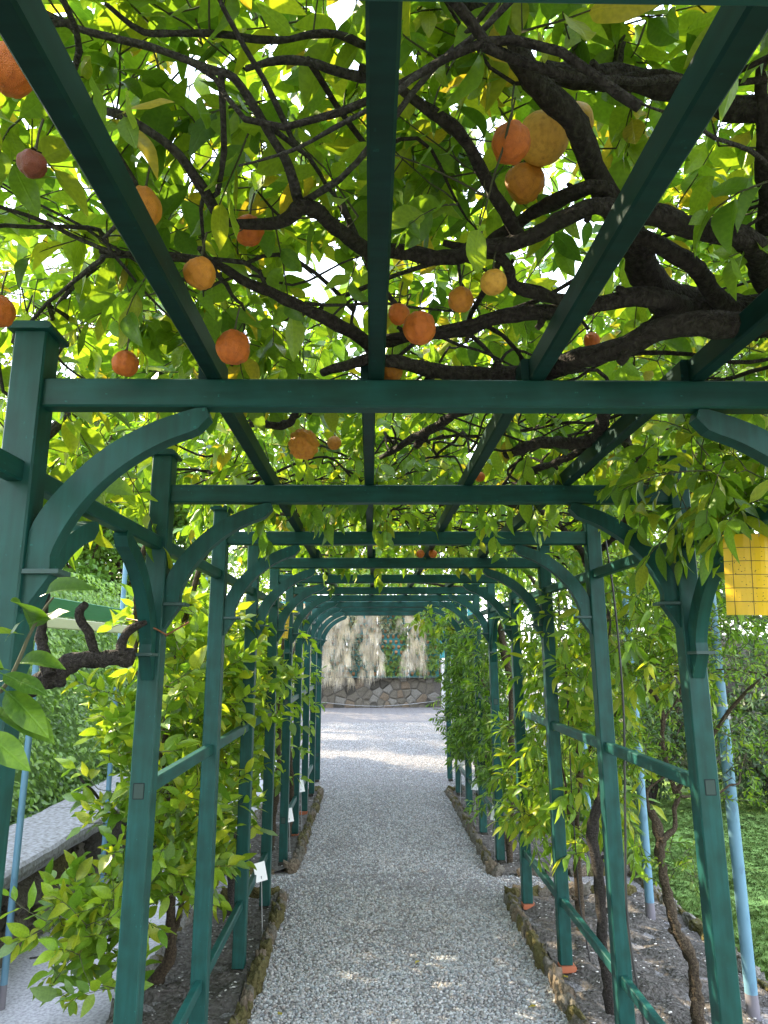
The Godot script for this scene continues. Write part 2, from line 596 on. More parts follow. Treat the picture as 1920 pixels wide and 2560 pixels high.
const FRUIT_SPOTS: Array[Vector3] = [Vector3(-0.623, 2.460, -0.741), Vector3(-0.634, 2.403, -0.837), Vector3(-0.537, 2.447, -0.990), Vector3(-0.409, 2.542, -1.185), Vector3(-0.467, 2.389, -1.080), Vector3(-0.443, 2.344, -1.264), Vector3(-0.694, 2.368, -1.392), Vector3(-0.861, 2.382, -1.200), Vector3(0.047, 2.572, -0.989), Vector3(0.130, 2.675, -1.100), Vector3(0.235, 2.824, -1.225), Vector3(0.106, 2.626, -1.155), Vector3(-0.092, 2.352, -1.197), Vector3(-0.123, 2.456, -1.339), Vector3(-0.003, 2.455, -1.279), Vector3(0.050, 2.453, -1.210), Vector3(-0.135, 2.400, -1.495), Vector3(-0.367, 2.351, -1.880), Vector3(-0.306, 2.503, -2.330), Vector3(0.371, 2.544, -1.632), Vector3(0.273, 2.527, -2.847), Vector3(0.108, 2.411, -4.109), Vector3(0.182, 2.411, -4.109)]

const KIND := {
	"lemon": {"shape": "broad", "size": 0.108, "tints": [2, 2, 3, 3, 4, 2, 1, 3, 6, 4, 2, 3]},
	"canopy": {"shape": "broad", "size": 0.095, "tints": [1, 2, 2, 1, 2, 3, 3, 3, 4, 1, 2, 2, 5, 2, 3, 4, 0]},
	"hang": {"shape": "broad", "size": 0.092, "tints": [1, 2, 2, 3, 3, 4, 1]},
	"peach": {"shape": "narrow", "size": 0.115, "tints": [1, 2, 2, 3, 2, 2, 3, 1, 4, 4]},
	"vine": {"shape": "narrow", "size": 0.080, "tints": [0, 1, 1, 1, 2, 0, 1, 2, 7, 1]},
	"myrtle": {"shape": "small", "size": 0.036, "tints": [0, 1, 2, 1, 2, 0, 6, 3, 2]},
}

func tree(called: String, label: String, at: Vector3, group := "citrus trees trained over the pergola", category := "tree") -> Dictionary:
	var node := thing(called, label, category, at, group)
	return {"node": node, "at": at, "limbs": [], "twigs": MB.new(), "leaves": [], "joins": PackedVector3Array()}

func limb(T: Dictionary, pts: Array, mat: Material, called := "branch", lump := 0.35, step := 0.03, keep := true) -> void:
	trees_made += 1
	var s := spline(pts, step, 0.02, float(trees_made))
	var line: Array = []
	for p in s[0]:
		line.append(p)
	if keep:
		T.limbs.append(line)
		for i in range(2, line.size(), 3):
			T.joins.append(line[i])
	var mb := MB.new()
	var moved: Array = []
	for p in line:
		moved.append(p - T.at)
	var r: Array = s[1]
	for i in r.size():
		r[i] *= 1.0 + 0.10 * bump.get_noise_1d(i * 9.0 + trees_made * 77.0)
	mb.tube(moved, r, 10 if r[0] > 0.008 else 6, lump, knots)
	if r[0] > 0.012 and moved.size() > 8:
		for i in range(4, moved.size() - 3, 9):
			if rng.randf() < 0.55:
				var tang: Vector3 = (moved[i + 1] - moved[i]).normalized()
				var o := rdir(-0.2)
				o = (o - tang * o.dot(tang)).normalized()
				var q: float = r[i] * rng.randf_range(0.28, 0.5)
				var ln: float = r[i] * rng.randf_range(1.3, 2.2)
				mb.tube([moved[i] + o * r[i] * 0.4, moved[i] + o * ln * 0.8 + tang * ln * 0.2, moved[i] + o * ln + tang * ln * 0.4], [q * 1.5, q, q * 0.85], 7, lump, knots)
	obj(called, mb.done(), mat, T.node)

var knots := FastNoiseLite.new()

func rdir(up_bias := 0.0) -> Vector3:
	var v := Vector3(rng.randf_range(-1, 1), rng.randf_range(-1, 1), rng.randf_range(-1, 1))
	while v.length() > 1.0 or v.length() < 0.05:
		v = Vector3(rng.randf_range(-1, 1), rng.randf_range(-1, 1), rng.randf_range(-1, 1))
	v = v.normalized()
	v.y += up_bias
	return v.normalized()

func put_leaf(T: Dictionary, p: Vector3, axis: Vector3, face: Vector3, size: float, shape: int, tint: int, kind: String) -> void:
	for f in FRUIT_SPOTS:      # leaves do not grow through or just under a hanging fruit
		if p.y < f.y + 0.05 and p.distance_squared_to(f) < 0.0169:
			return
	var y := axis.normalized()
	var z := (face - y * face.dot(y)).normalized()
	var x := y.cross(z)
	T.leaves.append([Transform3D(Basis(x * size, y * size, z * size), p - T.at), shape, tint, kind])

func nearest(T: Dictionary, p: Vector3) -> Vector3:
	var best := 1e9
	var q := p
	var joins: PackedVector3Array = T.joins
	for j in joins:
		var d := p.distance_squared_to(j)
		if d < best:
			best = d
			q = j
	return q

# a twig that leaves the nearest limb, reaches p and goes on; leaves stand round its outer part
func twig(T: Dictionary, p: Vector3, dir: Vector3, ln: float, n: int, kind: String, hang := 0.25, face_up := 0.8, join := true) -> void:
	var pts: Array = []
	var rad: Array = []
	if join:
		var q := nearest(T, p)
		var gap := q.distance_to(p)
		if gap > 0.02 and gap < 0.6:
			var mid := (q + p) * 0.5 + rdir() * gap * 0.07
			var r0 := 0.0016 + 0.0035 * minf(gap, 0.6)
			pts = [q - T.at, (q + mid) * 0.5 + rdir() * gap * 0.02 - T.at, mid - T.at, (mid + p) * 0.5 + rdir() * gap * 0.02 - T.at]
			rad = [r0, r0 * 0.85, r0 * 0.75, r0 * 0.65]
			if dir == Vector3.ZERO:
				dir = (p - mid).normalized()
	if dir == Vector3.ZERO:
		dir = rdir(0.3)
	var k := 4
	var d := dir
	var pos := p
	var marks: Array = []
	for i in k + 1:
		pts.append(pos - T.at)
		rad.append(lerpf(0.0022, 0.0011, float(i) / k))
		marks.append(pos)
		d = (d + rdir() * 0.16 + Vector3.DOWN * hang * 0.22).normalized()
		pos += d * ln / k
	T.twigs.tube(pts, rad, 4, 0.0, null, false)
	T.joins.append(p)
	T.joins.append(marks[2])
	var info: Dictionary = KIND[kind]
	var tints: Array = info.tints
	var nshape: int = leaf_shapes[info.shape].size()
	var turn := rng.randf() * TAU
	var base_tint := rng.randi() % tints.size()
	for i in n:
		var t := 0.12 + 0.88 * (float(i) + 0.5) / n
		var f := t * k
		var j := mini(int(f), k - 1)
		var at: Vector3 = marks[j].lerp(marks[j + 1], f - j)
		var tan_: Vector3 = (marks[j + 1] - marks[j]).normalized()
		turn += 2.4 + rng.randf_range(-0.4, 0.4)
		var side := tan_.cross(Vector3.UP)
		if side.length() < 0.1:
			side = tan_.cross(Vector3.RIGHT)
		side = side.normalized()
		var rad_dir := side * cos(turn) + side.cross(tan_) * sin(turn)
		var axis := (tan_ * lerpf(0.5, 1.1, t) + rad_dir * lerpf(0.95, 0.6, t) + Vector3.DOWN * hang + rdir() * 0.22).normalized()
		var face := Vector3.UP * face_up + rad_dir * -0.25 + rdir() * 0.55
		var ti: int = tints[(base_tint + (rng.randi() % 4 if rng.randf() < 0.8 else rng.randi() % tints.size())) % tints.size()]
		put_leaf(T, at, axis, face, info.size * rng.randf_range(0.62, 1.22), rng.randi() % nshape, ti, kind)

# thin wavering branches that leave the limbs already there
func thin_branches(T: Dictionary, lo: Vector3, hi: Vector3, count: int, mat: Material) -> void:
	for i in count:
		var near := P(rng.randf_range(lo.x, hi.x), rng.randf_range(lo.y, hi.y), rng.randf_range(lo.z, hi.z))
		var q := nearest(T, near)
		var go := rdir()
		go.y *= 0.25
		var ln := rng.randf_range(0.3, 0.75)
		var to := q + go.normalized() * ln
		to.x = clampf(to.x, lo.x - 0.1, hi.x + 0.1)
		to.y = clampf(to.y, P(0, lo.y, -to.z).y, P(0, hi.y, -to.z).y)
		var r := clampf(0.0022 + 0.0065 * ln, 0.003, 0.0075)
		var m1 := q.lerp(to, 0.35) + rdir() * ln * 0.10
		var m2 := q.lerp(to, 0.7) + rdir() * ln * 0.13
		var over := to + (to - m2) * rng.randf_range(0.3, 1.0)
		var hits := false
		var path := [q, m1, m2, to, over]
		for j in 4:
			for u in 5:
				var at: Vector3 = path[j].lerp(path[j + 1], u / 4.0)
				for f in FRUIT_SPOTS:
					if at.distance_squared_to(f) < 0.0049:
						hits = true
		if hits:
			continue
		limb(T, [Vector4(q.x, q.y, -q.z, r), Vector4(m1.x, m1.y, -m1.z, r * 0.85), Vector4(m2.x, m2.y, -m2.z, r * 0.7), Vector4(to.x, to.y, -to.z, r * 0.5), Vector4(over.x, maxf(over.y, 2.44), -over.z, r * 0.3)], mat, "branch", 0.25, 0.05)

# fill a box (x, height, depth) with leafy twigs
func leafy(T: Dictionary, lo: Vector3, hi: Vector3, count: int, kind: String, out := Vector3.ZERO, hang := 0.25, ln := 0.22, per := 8, face_up := 0.8, round_ := false) -> void:
	var starts: Array = []
	for i in count:
		var q := P(rng.randf_range(lo.x, hi.x), rng.randf_range(lo.y, hi.y), rng.randf_range(lo.z, hi.z))
		starts.append([q.distance_squared_to(nearest(T, q)), q])
	starts.sort_custom(func(a, b): return a[0] < b[0])
	for st in starts:
		var p: Vector3 = st[1]
		var dir := (rdir(0.15) + out).normalized()
		twig(T, p, dir, ln * rng.randf_range(0.7, 1.3), int(per * rng.randf_range(0.7, 1.4)), kind, hang, face_up)

func finish(T: Dictionary, singles: int) -> void:
	if T.twigs.v.size() > 0:
		obj("twigs", T.twigs.done(), M.twig, T.node).set_meta("kind", "stuff")
	var ranked: Array = []
	for i in T.leaves.size():
		var s := seen(T.leaves[i][0].origin + T.at)
		if s.z > 0.25 and absf(s.x) < 1.03 and absf(s.y) < 1.03:
			ranked.append([s.z / T.leaves[i][0].basis.y.length(), i])
	ranked.sort_custom(func(a, b): return a[0] < b[0])
	var single := {}
	for i in mini(singles, ranked.size()):
		single[ranked[i][1]] = true
	var rest := {}
	for i in T.leaves.size():
		var l: Array = T.leaves[i]
		var mesh: Mesh = leaf_shapes[KIND[l[3]].shape][l[1]]
		if single.has(i):
			var o := obj("leaf", mesh, M.leaf_one[l[2]], T.node)
			o.transform = l[0]
		else:
			if not rest.has(mesh):
				rest[mesh] = [[], []]
			rest[mesh][0].append(l[0])
			var c: Color = M.leaf_tints[l[2]]
			var v := rng.randf_range(0.82, 1.2)
			rest[mesh][1].append(Color(c.r * v, c.g * v, c.b * v))
	for mesh in rest:
		scatter("foliage", mesh, M.leaf, rest[mesh][0], rest[mesh][1], T.node)

# distant leaf sprays: one mesh of several leaves, used many times
func spray_mesh(n: int, size: float, s: int) -> ArrayMesh:
	var r := RandomNumberGenerator.new()
	r.seed = s
	var mb := MB.new()
	for i in n:
		var c := Vector3(r.randf_range(-1, 1), r.randf_range(-1, 1), r.randf_range(-1, 1)) * 0.5
		var y := Vector3(r.randf_range(-1, 1), r.randf_range(-1, 0.4), r.randf_range(-1, 1)).normalized()
		var z := Vector3(r.randf_range(-0.8, 0.8), 1.0, r.randf_range(-0.8, 0.8))
		z = (z - y * z.dot(y)).normalized()
		var x := y.cross(z)
		var l := size * r.randf_range(0.7, 1.3)
		var w := l * 0.27
		var a := c
		var b := c + y * l * 0.5 + x * w + z * l * 0.05
		var e := c + y * l - z * l * 0.12
		var f := c + y * l * 0.5 - x * w + z * l * 0.05
		var at := mb.v.size()
		for q in [a, b, e, f]:
			mb.v.append(q)
			mb.n.append(z)
			mb.uv.append(Vector2.ZERO)
		mb.ix.append_array([at, at + 2, at + 1, at, at + 3, at + 2])
	return mb.done()

var sprays: Array = []

# a whole tree some way off: trunk, limbs and a crown of leaf sprays with gaps
func far_tree(called: String, label: String, at: Vector3, height: float, spread: float, clumps: int, tints: Array, group: String, low := 0.25, per := 46, size := 1.0) -> Node3D:
	var node := thing(called, label, "tree", at, group)
	var mb := MB.new()
	mb.tube([Vector3.ZERO, Vector3(0.1, height * 0.3, 0.05), Vector3(-0.05, height * 0.6, 0), Vector3(0.05, height * 0.9, 0)], [0.16, 0.13, 0.09, 0.03], 8)
	var spots: Array = []
	var cols: Array = []
	var sprays_by := [[], [], []]
	var cols_by := [[], [], []]
	for c in clumps:
		var a := rng.randf() * TAU
		var t := rng.randf()
		var y := height * lerpf(low, 1.0, t)
		var reach := spread * sqrt(maxf(0.0, 1.0 - pow((t - 0.35) / 0.68, 2.0))) * sqrt(rng.randf())
		var o := Vector3(cos(a) * reach, y, sin(a) * reach)
		var from := Vector3(0, y * 0.7, 0)
		mb.tube([from, from.lerp(o, 0.5) + rdir() * 0.15, o], [0.045, 0.03, 0.01], 5, 0.0, null, false)
		var tone: Color = tints[rng.randi() % tints.size()]
		var sz := rng.randf_range(0.45, 0.85) * spread * 0.38
		for k in per:
			var q := o + rdir() * sz * pow(rng.randf(), 0.4) * Vector3(1.15, 0.75, 1.15)
			var v := rng.randf_range(0.75, 1.25)
			var b := Basis.from_euler(Vector3(rng.randf() * 0.8, rng.randf() * TAU, rng.randf() * 0.8)).scaled(Vector3.ONE * rng.randf_range(0.32, 0.55) * size)
			var w := rng.randi() % 3
			sprays_by[w].append(Transform3D(b, q))
			cols_by[w].append(Color(tone.r * v, tone.g * v, tone.b * v))
	obj("trunk", mb.done(), M.bark_brown, node)
	for w in 3:
		scatter("crown", sprays[w], M.far_leaf, sprays_by[w], cols_by[w], node)
	return node

# ---------------------------------------------------------------- the scene
func _ready() -> void:
	rng.seed = 20240
	bump.seed = 11
	bump.frequency = 1.0
	bump.fractal_octaves = 3
	knots.seed = 5
	knots.frequency = 22.0
	knots.fractal_octaves = 2
	cam = Camera3D.new()
	cam.name = "camera"
	cam.fov = 71.48
	cam.near = 0.05
	cam.far = 400.0
	cam.position = Vector3(-0.18018, 1.73676, 0.0)
	cam.rotation = Vector3(0.2211864, -0.0187285, -0.0036955)
	add_child(cam)
	cam.current = true
	cam_inv = cam.transform.affine_inverse()
	var env := Environment.new()
	env.background_mode = Environment.BG_SKY
	var sky := Sky.new()
	var sm := ProceduralSkyMaterial.new()
	sm.sky_top_color = Color(0.66, 0.71, 0.79)
	sm.sky_horizon_color = Color(0.90, 0.90, 0.91)
	sm.sky_curve = 0.22
	sm.ground_bottom_color = Color(0.25, 0.25, 0.24)
	sm.ground_horizon_color = Color(0.5, 0.52, 0.52)
	sm.sky_energy_multiplier = 1.0
	sky.sky_material = sm
	env.sky = sky
	env.tonemap_mode = Environment.TONE_MAPPER_LINEAR
	env.tonemap_exposure = 10.0
	env.sdfgi_enabled = true
	env.ssao_enabled = true
	env.ssil_enabled = true
	var we := WorldEnvironment.new()
	we.name = "world_environment"
	we.environment = env
	add_child(we)
	var sun := DirectionalLight3D.new()
	sun.name = "sun"
	sun.light_energy = 0.6
	sun.light_color = Color(1.0, 0.93, 0.80)
	sun.light_angular_distance = 0.5
	sun.shadow_enabled = true
	add_child(sun)
	sun.look_at_from_position(Vector3.ZERO, Vector3(0.80, -0.66, 0.42))

	make_materials()
	make_leaf_shapes()
	for i in 3:
		sprays.append(spray_mesh(9, 0.28, 40 + i))
	build_ground()
	build_pergola()
	build_poles()
	build_left_side()
	build_right_side()
	build_far_end()
	build_backdrop()
	build_trees()
	build_fruit()
	build_small_things()

# ---------------------------------------------------------------- ground
func sheet(called: String, x0: float, x1: float, d0: float, d1: float, h: float, mat: Material, rough := 0.0, step := 0.0) -> MeshInstance3D:
	var mb := MB.new()
	var nx := 1 if step == 0.0 else maxi(1, int((x1 - x0) / step))
	var nd := 1 if step == 0.0 else maxi(1, int((d1 - d0) / step))
	for j in nd + 1:
		for i in nx + 1:
			var x := lerpf(x0, x1, float(i) / nx)
			var d := lerpf(d0, d1, float(j) / nd)
			var p := P(x, h, d)
			if rough > 0.0:
				p.y += rough * bump.get_noise_2d(x * 4.0, d * 4.0)
			mb.v.append(p)
			mb.uv.append(Vector2(x, d))
			var e := 0.02
			var gx := 0.0
			var gd := 0.0
			if rough > 0.0:
				gx = rough * (bump.get_noise_2d((x + e) * 4.0, d * 4.0) - bump.get_noise_2d((x - e) * 4.0, d * 4.0)) / (2.0 * e)
				gd = rough * (bump.get_noise_2d(x * 4.0, (d + e) * 4.0) - bump.get_noise_2d(x * 4.0, (d - e) * 4.0)) / (2.0 * e)
			mb.n.append(Vector3(-gx, 1.0, SLOPE + gd).normalized())
	for j in nd:
		for i in nx:
			var a := j * (nx + 1) + i
			var b := a + nx + 1
			mb.ix.append_array([a, b, a + 1, a + 1, b, b + 1])
	var o := obj(called, mb.done(), mat)
	o.set_meta("kind", "structure")
	return o

func rock_mesh(s: int, amount := 0.35, square := 0.8, rows := 6, cols := 9) -> ArrayMesh:
	var mb := MB.new()
	var f := FastNoiseLite.new()
	f.seed = s
	f.frequency = 0.9
	f.fractal_octaves = 3
	mb.lump(Vector3.ZERO, Vector3.ONE * 0.5, f, amount, rows, cols, square)
	return mb.done()

var rocks: Array = []
var chips: Array = []

func build_ground() -> void:
	for i in 5:
		rocks.append(rock_mesh(60 + i, 0.85, 0.72, 8, 13))
		chips.append(rock_mesh(90 + i, 0.5, 0.85, 4, 6))
	# one sheet of gravel, sloping up along the walk and level beyond it
	var mb := MB.new()
	var ds := [-30.0, 26.0, 220.0]
	for j in 2:
		var a := P(-200, -0.04, ds[j])
		var b := P(200, -0.04, ds[j])
		var c := P(200, -0.04, ds[j + 1])
		var e := P(-200, -0.04, ds[j + 1])
		mb.quad(a, b, c, e, Vector3.UP)
	obj("gravel_ground", mb.done(), M.gravel).set_meta("kind", "structure")
	sheet("side_path", -2.36, -1.44, -1.0, 14.0, -0.036, M.fine_gravel, 0.0)
	for b in [[0.86, 1.90, 2.3, 5.74], [0.86, 1.90, 6.22, 9.72], [-1.40, -0.86, 2.3, 5.74], [-1.40, -0.86, 6.34, 9.72]]:
		sheet("soil_bed", b[0], b[1], b[2], b[3], -0.022, M.soil, 0.05, 0.05)
	sheet("lawn", 1.95, 12.0, -2.0, 14.0, -0.03, M.turf, 0.02, 0.25)
	# loose gravel on the walk
	var spots: Array = [[], [], []]
	var cols: Array = [[], [], []]
	for i in 120000:
		var d := 2.9 + 16.0 * pow(rng.randf(), 2.3)
		var x := rng.randf_range(-0.80, 0.80)
		if d > 5.75 and d < 6.3:
			x = rng.randf_range(-1.3, 1.2)
		elif d > 9.8:
			x = rng.randf_range(-1.6, 1.6)
		var s := rng.randf_range(0.0075, 0.0155)
		if bump.get_noise_2d(x * 1.3, d * 0.9) < -0.22 and rng.randf() < 0.55:
			s *= 0.5
		var b := Basis.from_euler(Vector3(rng.randf() * TAU, rng.randf() * TAU, rng.randf() * TAU)).scaled(Vector3(s * rng.randf_range(0.8, 1.5), s, s * rng.randf_range(0.8, 1.3)))
		var w := i % 3
		spots[w].append(Transform3D(b, P(x, -0.040 + s * 0.25, d)))
		var g := rng.randf_range(0.20, 0.46)
		if rng.randf() < 0.08:
			g *= 1.3
		var warm := rng.randf_range(-0.03, 0.03)
		cols[w].append(Color(g + 0.008 + warm, g, g - 0.008 - warm * 0.6))
	for w in 3:
		scatter("path_gravel", chips[w], M.stone_bit, spots[w], cols[w])
	# pale chips and crumbs on the soil
	var sp: Array = []
	var cl: Array = []
	for i in 9000:
		var right := rng.randf() < 0.66
		var x := rng.randf_range(0.88, 1.88) if right else rng.randf_range(-1.38, -0.88)
		var d := 2.4 + 7.2 * pow(rng.randf(), 1.5)
		if d > 5.7 and d < 6.36:
			continue
		var s := rng.randf_range(0.004, 0.012)
		var b := Basis.from_euler(Vector3(rng.randf() * TAU, rng.randf() * TAU, 0)).scaled(Vector3(s * 1.6, s * 0.6, s))
		sp.append(Transform3D(b, P(x, -0.022 + 0.05 * bump.get_noise_2d(x * 4.0, d * 4.0) + s * 0.2, d)))
		var g := rng.randf_range(0.05, 0.22) if rng.randf() < 0.84 else rng.randf_range(0.35, 0.7)
		cl.append(Color(g, g * 0.95, g * 0.88))
	scatter("soil_crumbs", chips[3], M.stone_bit, sp, cl)
	# grass
	var r := RandomNumberGenerator.new()
	r.seed = 3
	var tuft := MB.new()
	for i in 7:
		var a := r.randf() * TAU
		var o := Vector3(r.randf_range(-0.02, 0.02), 0, r.randf_range(-0.02, 0.02))
		var out := Vector3(cos(a), 0, sin(a))
		var side := Vector3(-sin(a), 0, cos(a)) * 0.0022
		var h := r.randf_range(0.025, 0.05)
		var mid := o + Vector3.UP * h * 0.45 + out * h * 0.4
		var tip := o + Vector3.UP * h * 0.6 + out * h * 1.1
		var nn := (out * 0.6 + Vector3.UP).normalized()
		var at := tuft.v.size()
		for q in [o - side, o + side, mid + side, mid - side, tip]:
			tuft.v.append(q)
			tuft.n.append(nn)
			tuft.uv.append(Vector2.ZERO)
		tuft.ix.append_array([at, at + 1, at + 2, at, at + 2, at + 3, at + 3, at + 2, at + 4])
	var gs: Array = []
	var gc: Array = []
	for i in 52000:
		var d := 2.5 + 7.0 * rng.randf()
		var x := 1.97 + 3.8 * pow(rng.randf(), 1.2)
		var s := rng.randf_range(0.38, 0.75)
		gs.append(Transform3D(Basis(Vector3.UP, rng.randf() * TAU).scaled(Vector3(s, s * rng.randf_range(0.4, 0.8), s)), P(x, -0.028, d)))
		var v := rng.randf_range(0.75, 1.25) * (1.0 + 0.5 * bump.get_noise_2d(x * 2.0, d * 2.0))
		gc.append(Color(0.23 * v, 0.42 * v, 0.13 * v) if rng.randf() < 0.9 else Color(0.38 * v, 0.40 * v, 0.19 * v))
	scatter("grass", tuft.done(), M.blade, gs, gc)
	# mossy stone edgings round the beds
	edging(0.815, 1, 2.5, 5.72, true, "rough mossy stone edging right of the walk, nearer bed", false, true)
	edging(0.815, 1, 6.22, 9.72, true, "rough stone edging right of the walk, farther bed under the leafy climber", true, true)
	edging(-0.815, -1, 2.5, 5.72, true, "mossy stone edging left of the walk, nearer bed with rounded end", false, true)
	edging(-0.815, -1, 6.34, 9.72, true, "brown mossy stone edging left of the walk, farther bed", true, true)
	edging(1.93, 1, 2.2, 9.8, false, "low grey stone edging between right bed and lawn", false, false)
	edging(-1.42, -1, 2.2, 9.8, false, "low stone edging between left bed and the side path", false, false)

func edging(x: float, side: int, d0: float, d1: float, tall: bool, label: String, near_end: bool, far_end: bool) -> void:
	var e := thing("bed_edging", label, "edging", P(x, 0, (d0 + d1) * 0.5), "stone edgings round the planting beds")
	var run: Array = []      # x, d, heading
	var w := 0.52 if side < 0 else 1.05
	var rr := 0.09
	if near_end:
		for i in int((w - rr) / 0.10):
			run.append([x + side * (w - 0.10 * i), d0, 1.0])
		run.append([x + side * rr * 0.35, d0 + rr * 0.35, 0.5])
	var d := d0 + (rr if near_end else 0.0)
	while d < d1 - (rr if far_end else 0.0):
		run.append([x, d, 0.0])
		d += rng.randf_range(0.042, 0.07)
	if far_end:
		run.append([x + side * rr * 0.35, d1 - rr * 0.35, -0.5])
		for i in int((w - rr) / 0.10):
			run.append([x + side * (rr + 0.10 * i), d1, 1.0])
	var mats := [M.tufa, M.tufa, M.moss, M.brown] if side > 0 else [M.tufa, M.moss, M.moss, M.brown]
	if not tall:
		mats = [M.grey, M.tufa, M.grey, M.moss]
	for q in run:
		var o := obj("edging_stone", rocks[rng.randi() % 5], mats[rng.randi() % 4], e)
		var hh := rng.randf_range(0.125, 0.15) if tall else rng.randf_range(0.08, 0.12)
		var b := Basis(Vector3.UP, q[2] * -PI / 2 * side + rng.randf_range(-0.25, 0.25)) * Basis(Vector3.RIGHT, PI * float(rng.randi() % 2))
		b = b.scaled_local(Vector3(rng.randf_range(0.05, 0.075), hh, rng.randf_range(0.09, 0.17)))
		o.transform = Transform3D(b, P(q[0] + rng.randf_range(-0.010, 0.010), -0.035 + rng.randf_range(-0.014, 0.012), q[1]) - e.position)

# ---------------------------------------------------------------- pergola
func brace(parent: Node, called: String, org: Vector3, ax: Vector3) -> void:
	var oa := [Vector2(0, -0.44), Vector2(0, -0.35), Vector2(0.002, -0.275), Vector2(0.030, -0.215), Vector2(0.073, -0.160), Vector2(0.122, -0.110), Vector2(0.180, -0.067), Vector2(0.250, -0.031), Vector2(0.330, -0.003), Vector2(0.352, -0.002)]
	var ib := [Vector2(0.003, -0.441), Vector2(0.052, -0.365), Vector2(0.049, -0.325), Vector2(0.070, -0.270), Vector2(0.102, -0.216), Vector2(0.146, -0.164), Vector2(0.201, -0.118), Vector2(0.266, -0.079), Vector2(0.335, -0.050), Vector2(0.359, -0.022)]
	var fine_a := []
	var fine_b := []
	for i in 9:
		for j in 3 + (1 if i == 8 else 0):
			var t := j / 3.0
			fine_a.append(curve2(oa, i, t))
			fine_b.append(curve2(ib, i, t))
	var mb := MB.new()
	mb.slab(org, ax, Vector3.UP, fine_a, fine_b, 0.040)
	var o := obj(called, mb.done(), M.paint_y, parent)
	var col := MB.new()
	var side := ax.cross(Vector3.UP)
	col.bar(org + ax * 0.001 + Vector3(0, -0.358, 0), org + ax * 0.074 + Vector3(0, -0.358, 0), 0.062, 0.010, Vector3.UP, 0.001)
	obj("collar", col.done(), M.iron, o)

func curve2(p: Array, i: int, t: float) -> Vector2:
	if i < 2 or i > 7:
		return p[i].lerp(p[i + 1], t)
	var p0: Vector2 = p[i - 1]
	var p1: Vector2 = p[i]
	var p2: Vector2 = p[i + 1]
	var p3: Vector2 = p[mini(i + 2, p.size() - 1)]
	return 0.5 * (2.0 * p1 + (p2 - p0) * t + (2.0 * p0 - 5.0 * p1 + 4.0 * p2 - p3) * t * t + (3.0 * p1 - p0 - 3.0 * p2 + p3) * t * t * t)

func build_pergola() -> void:
	var g := thing("pergola", "long green painted timber pergola arching over the gravel walk", "pergola")
	for k in 11:
		var d := post_depth(k)
		for s in [-1, 1]:
			var x: float = s * (HALF + 0.035)
			var mb := MB.new()
			mb.bar(P(x, 0.004, d + 0.035), P(x, 2.425, d + 0.035), 0.07, 0.07, Vector3(0, 0, 1), 0.004)
			var post := obj("post", mb.done(), M.paint_y, g)
			var cap := MB.new()
			cap.box(P(x, 2.433, d + 0.035), Vector3(0.098, 0.015, 0.098), 0.004)
			cap.box(P(x, 2.4445, d + 0.035), Vector3(0.074, 0.009, 0.074), 0.003)
			obj("cap", cap.done(), M.paint_x, post)
			var foot := MB.new()
			foot.box(P(x + 0.008 * s, -0.016, d + 0.030), Vector3(0.088 if [k, s] in [[4, 1], [5, 1], [7, -1], [8, -1]] else 0.060, 0.030, 0.086 if [k, s] in [[4, 1], [5, 1], [7, -1], [8, -1]] else 0.060), 0.004)
			obj("foot", foot.done(), M.terracotta if [k, s] in [[4, 1], [5, 1], [7, -1], [8, -1]] else M.dark, post)
			if k in [2, 6, 10]:
				for h in [1.30, 0.33]:
					var t := MB.new()
					t.box(P(x + 0.004 * s, h, d + 0.004), Vector3(0.036, 0.050, 0.0105), 0.001)
					var tn := obj("tenon_joint", t.done(), M.dark_end, post)
					var t2 := MB.new()
					t2.box(P(x + 0.004 * s, h, d + 0.0035), Vector3(0.030, 0.044, 0.0105), 0.001)
					obj("tenon", t2.done(), M.end_grain, post)
			if k > 0:
				brace(g, "arched_brace", P(s * HALF, 2.2566, d + 0.033), Vector3(-s, 0, 0))
			if k in [2, 6, 10]:
				brace(g, "arched_brace", P(x, 2.0875, d), Vector3(0, 0, 1))
			if k in [1, 5, 9]:
				brace(g, "arched_brace", P(x, 2.0875, d + 0.07), Vector3(0, 0, -1))
			if k < 10:
				var d2 := post_depth(k + 1)
				var r := MB.new()
				r.bar(P(x, 2.11, d + 0.068), P(x, 2.11, d2 + 0.002), 0.036, 0.045)
				obj("side_rail", r.done(), M.paint_z, g)
				if k in [0, 2, 3, 4, 6, 7, 8]:
					for h in [1.30, 0.33]:
						var q := MB.new()
						q.bar(P(x, h, d + 0.068), P(x, h, d2 + 0.002), 0.034, 0.046)
						obj("handrail" if h > 1.0 else "low_rail", q.done(), M.paint_z, g)
		var b := MB.new()
		b.bar(P(-HALF - 0.01, 2.289, d + 0.033), P(HALF + 0.01, 2.289, d + 0.033), 0.042, 0.065)
		obj("crossbeam", b.done(), M.paint_x, g)
	for j in 4:
		var x := -HALF + HALF * 2.0 * (j + 1) / 5.0
		var cuts := [-0.4, FIRST + 0.05, 4.46, 7.5, 10.62]
		for i in 4:
			var r := MB.new()
			var ox := 0.009 if i % 2 == 0 else -0.009
			r.bar(P(x + ox, 2.3475, cuts[i] - 0.03), P(x + ox, 2.3475, cuts[i + 1] + 0.03), 0.0345 if i % 2 == 0 else 0.034, 0.052)
			obj("rafter", r.done(), M.dark_rafter, g)

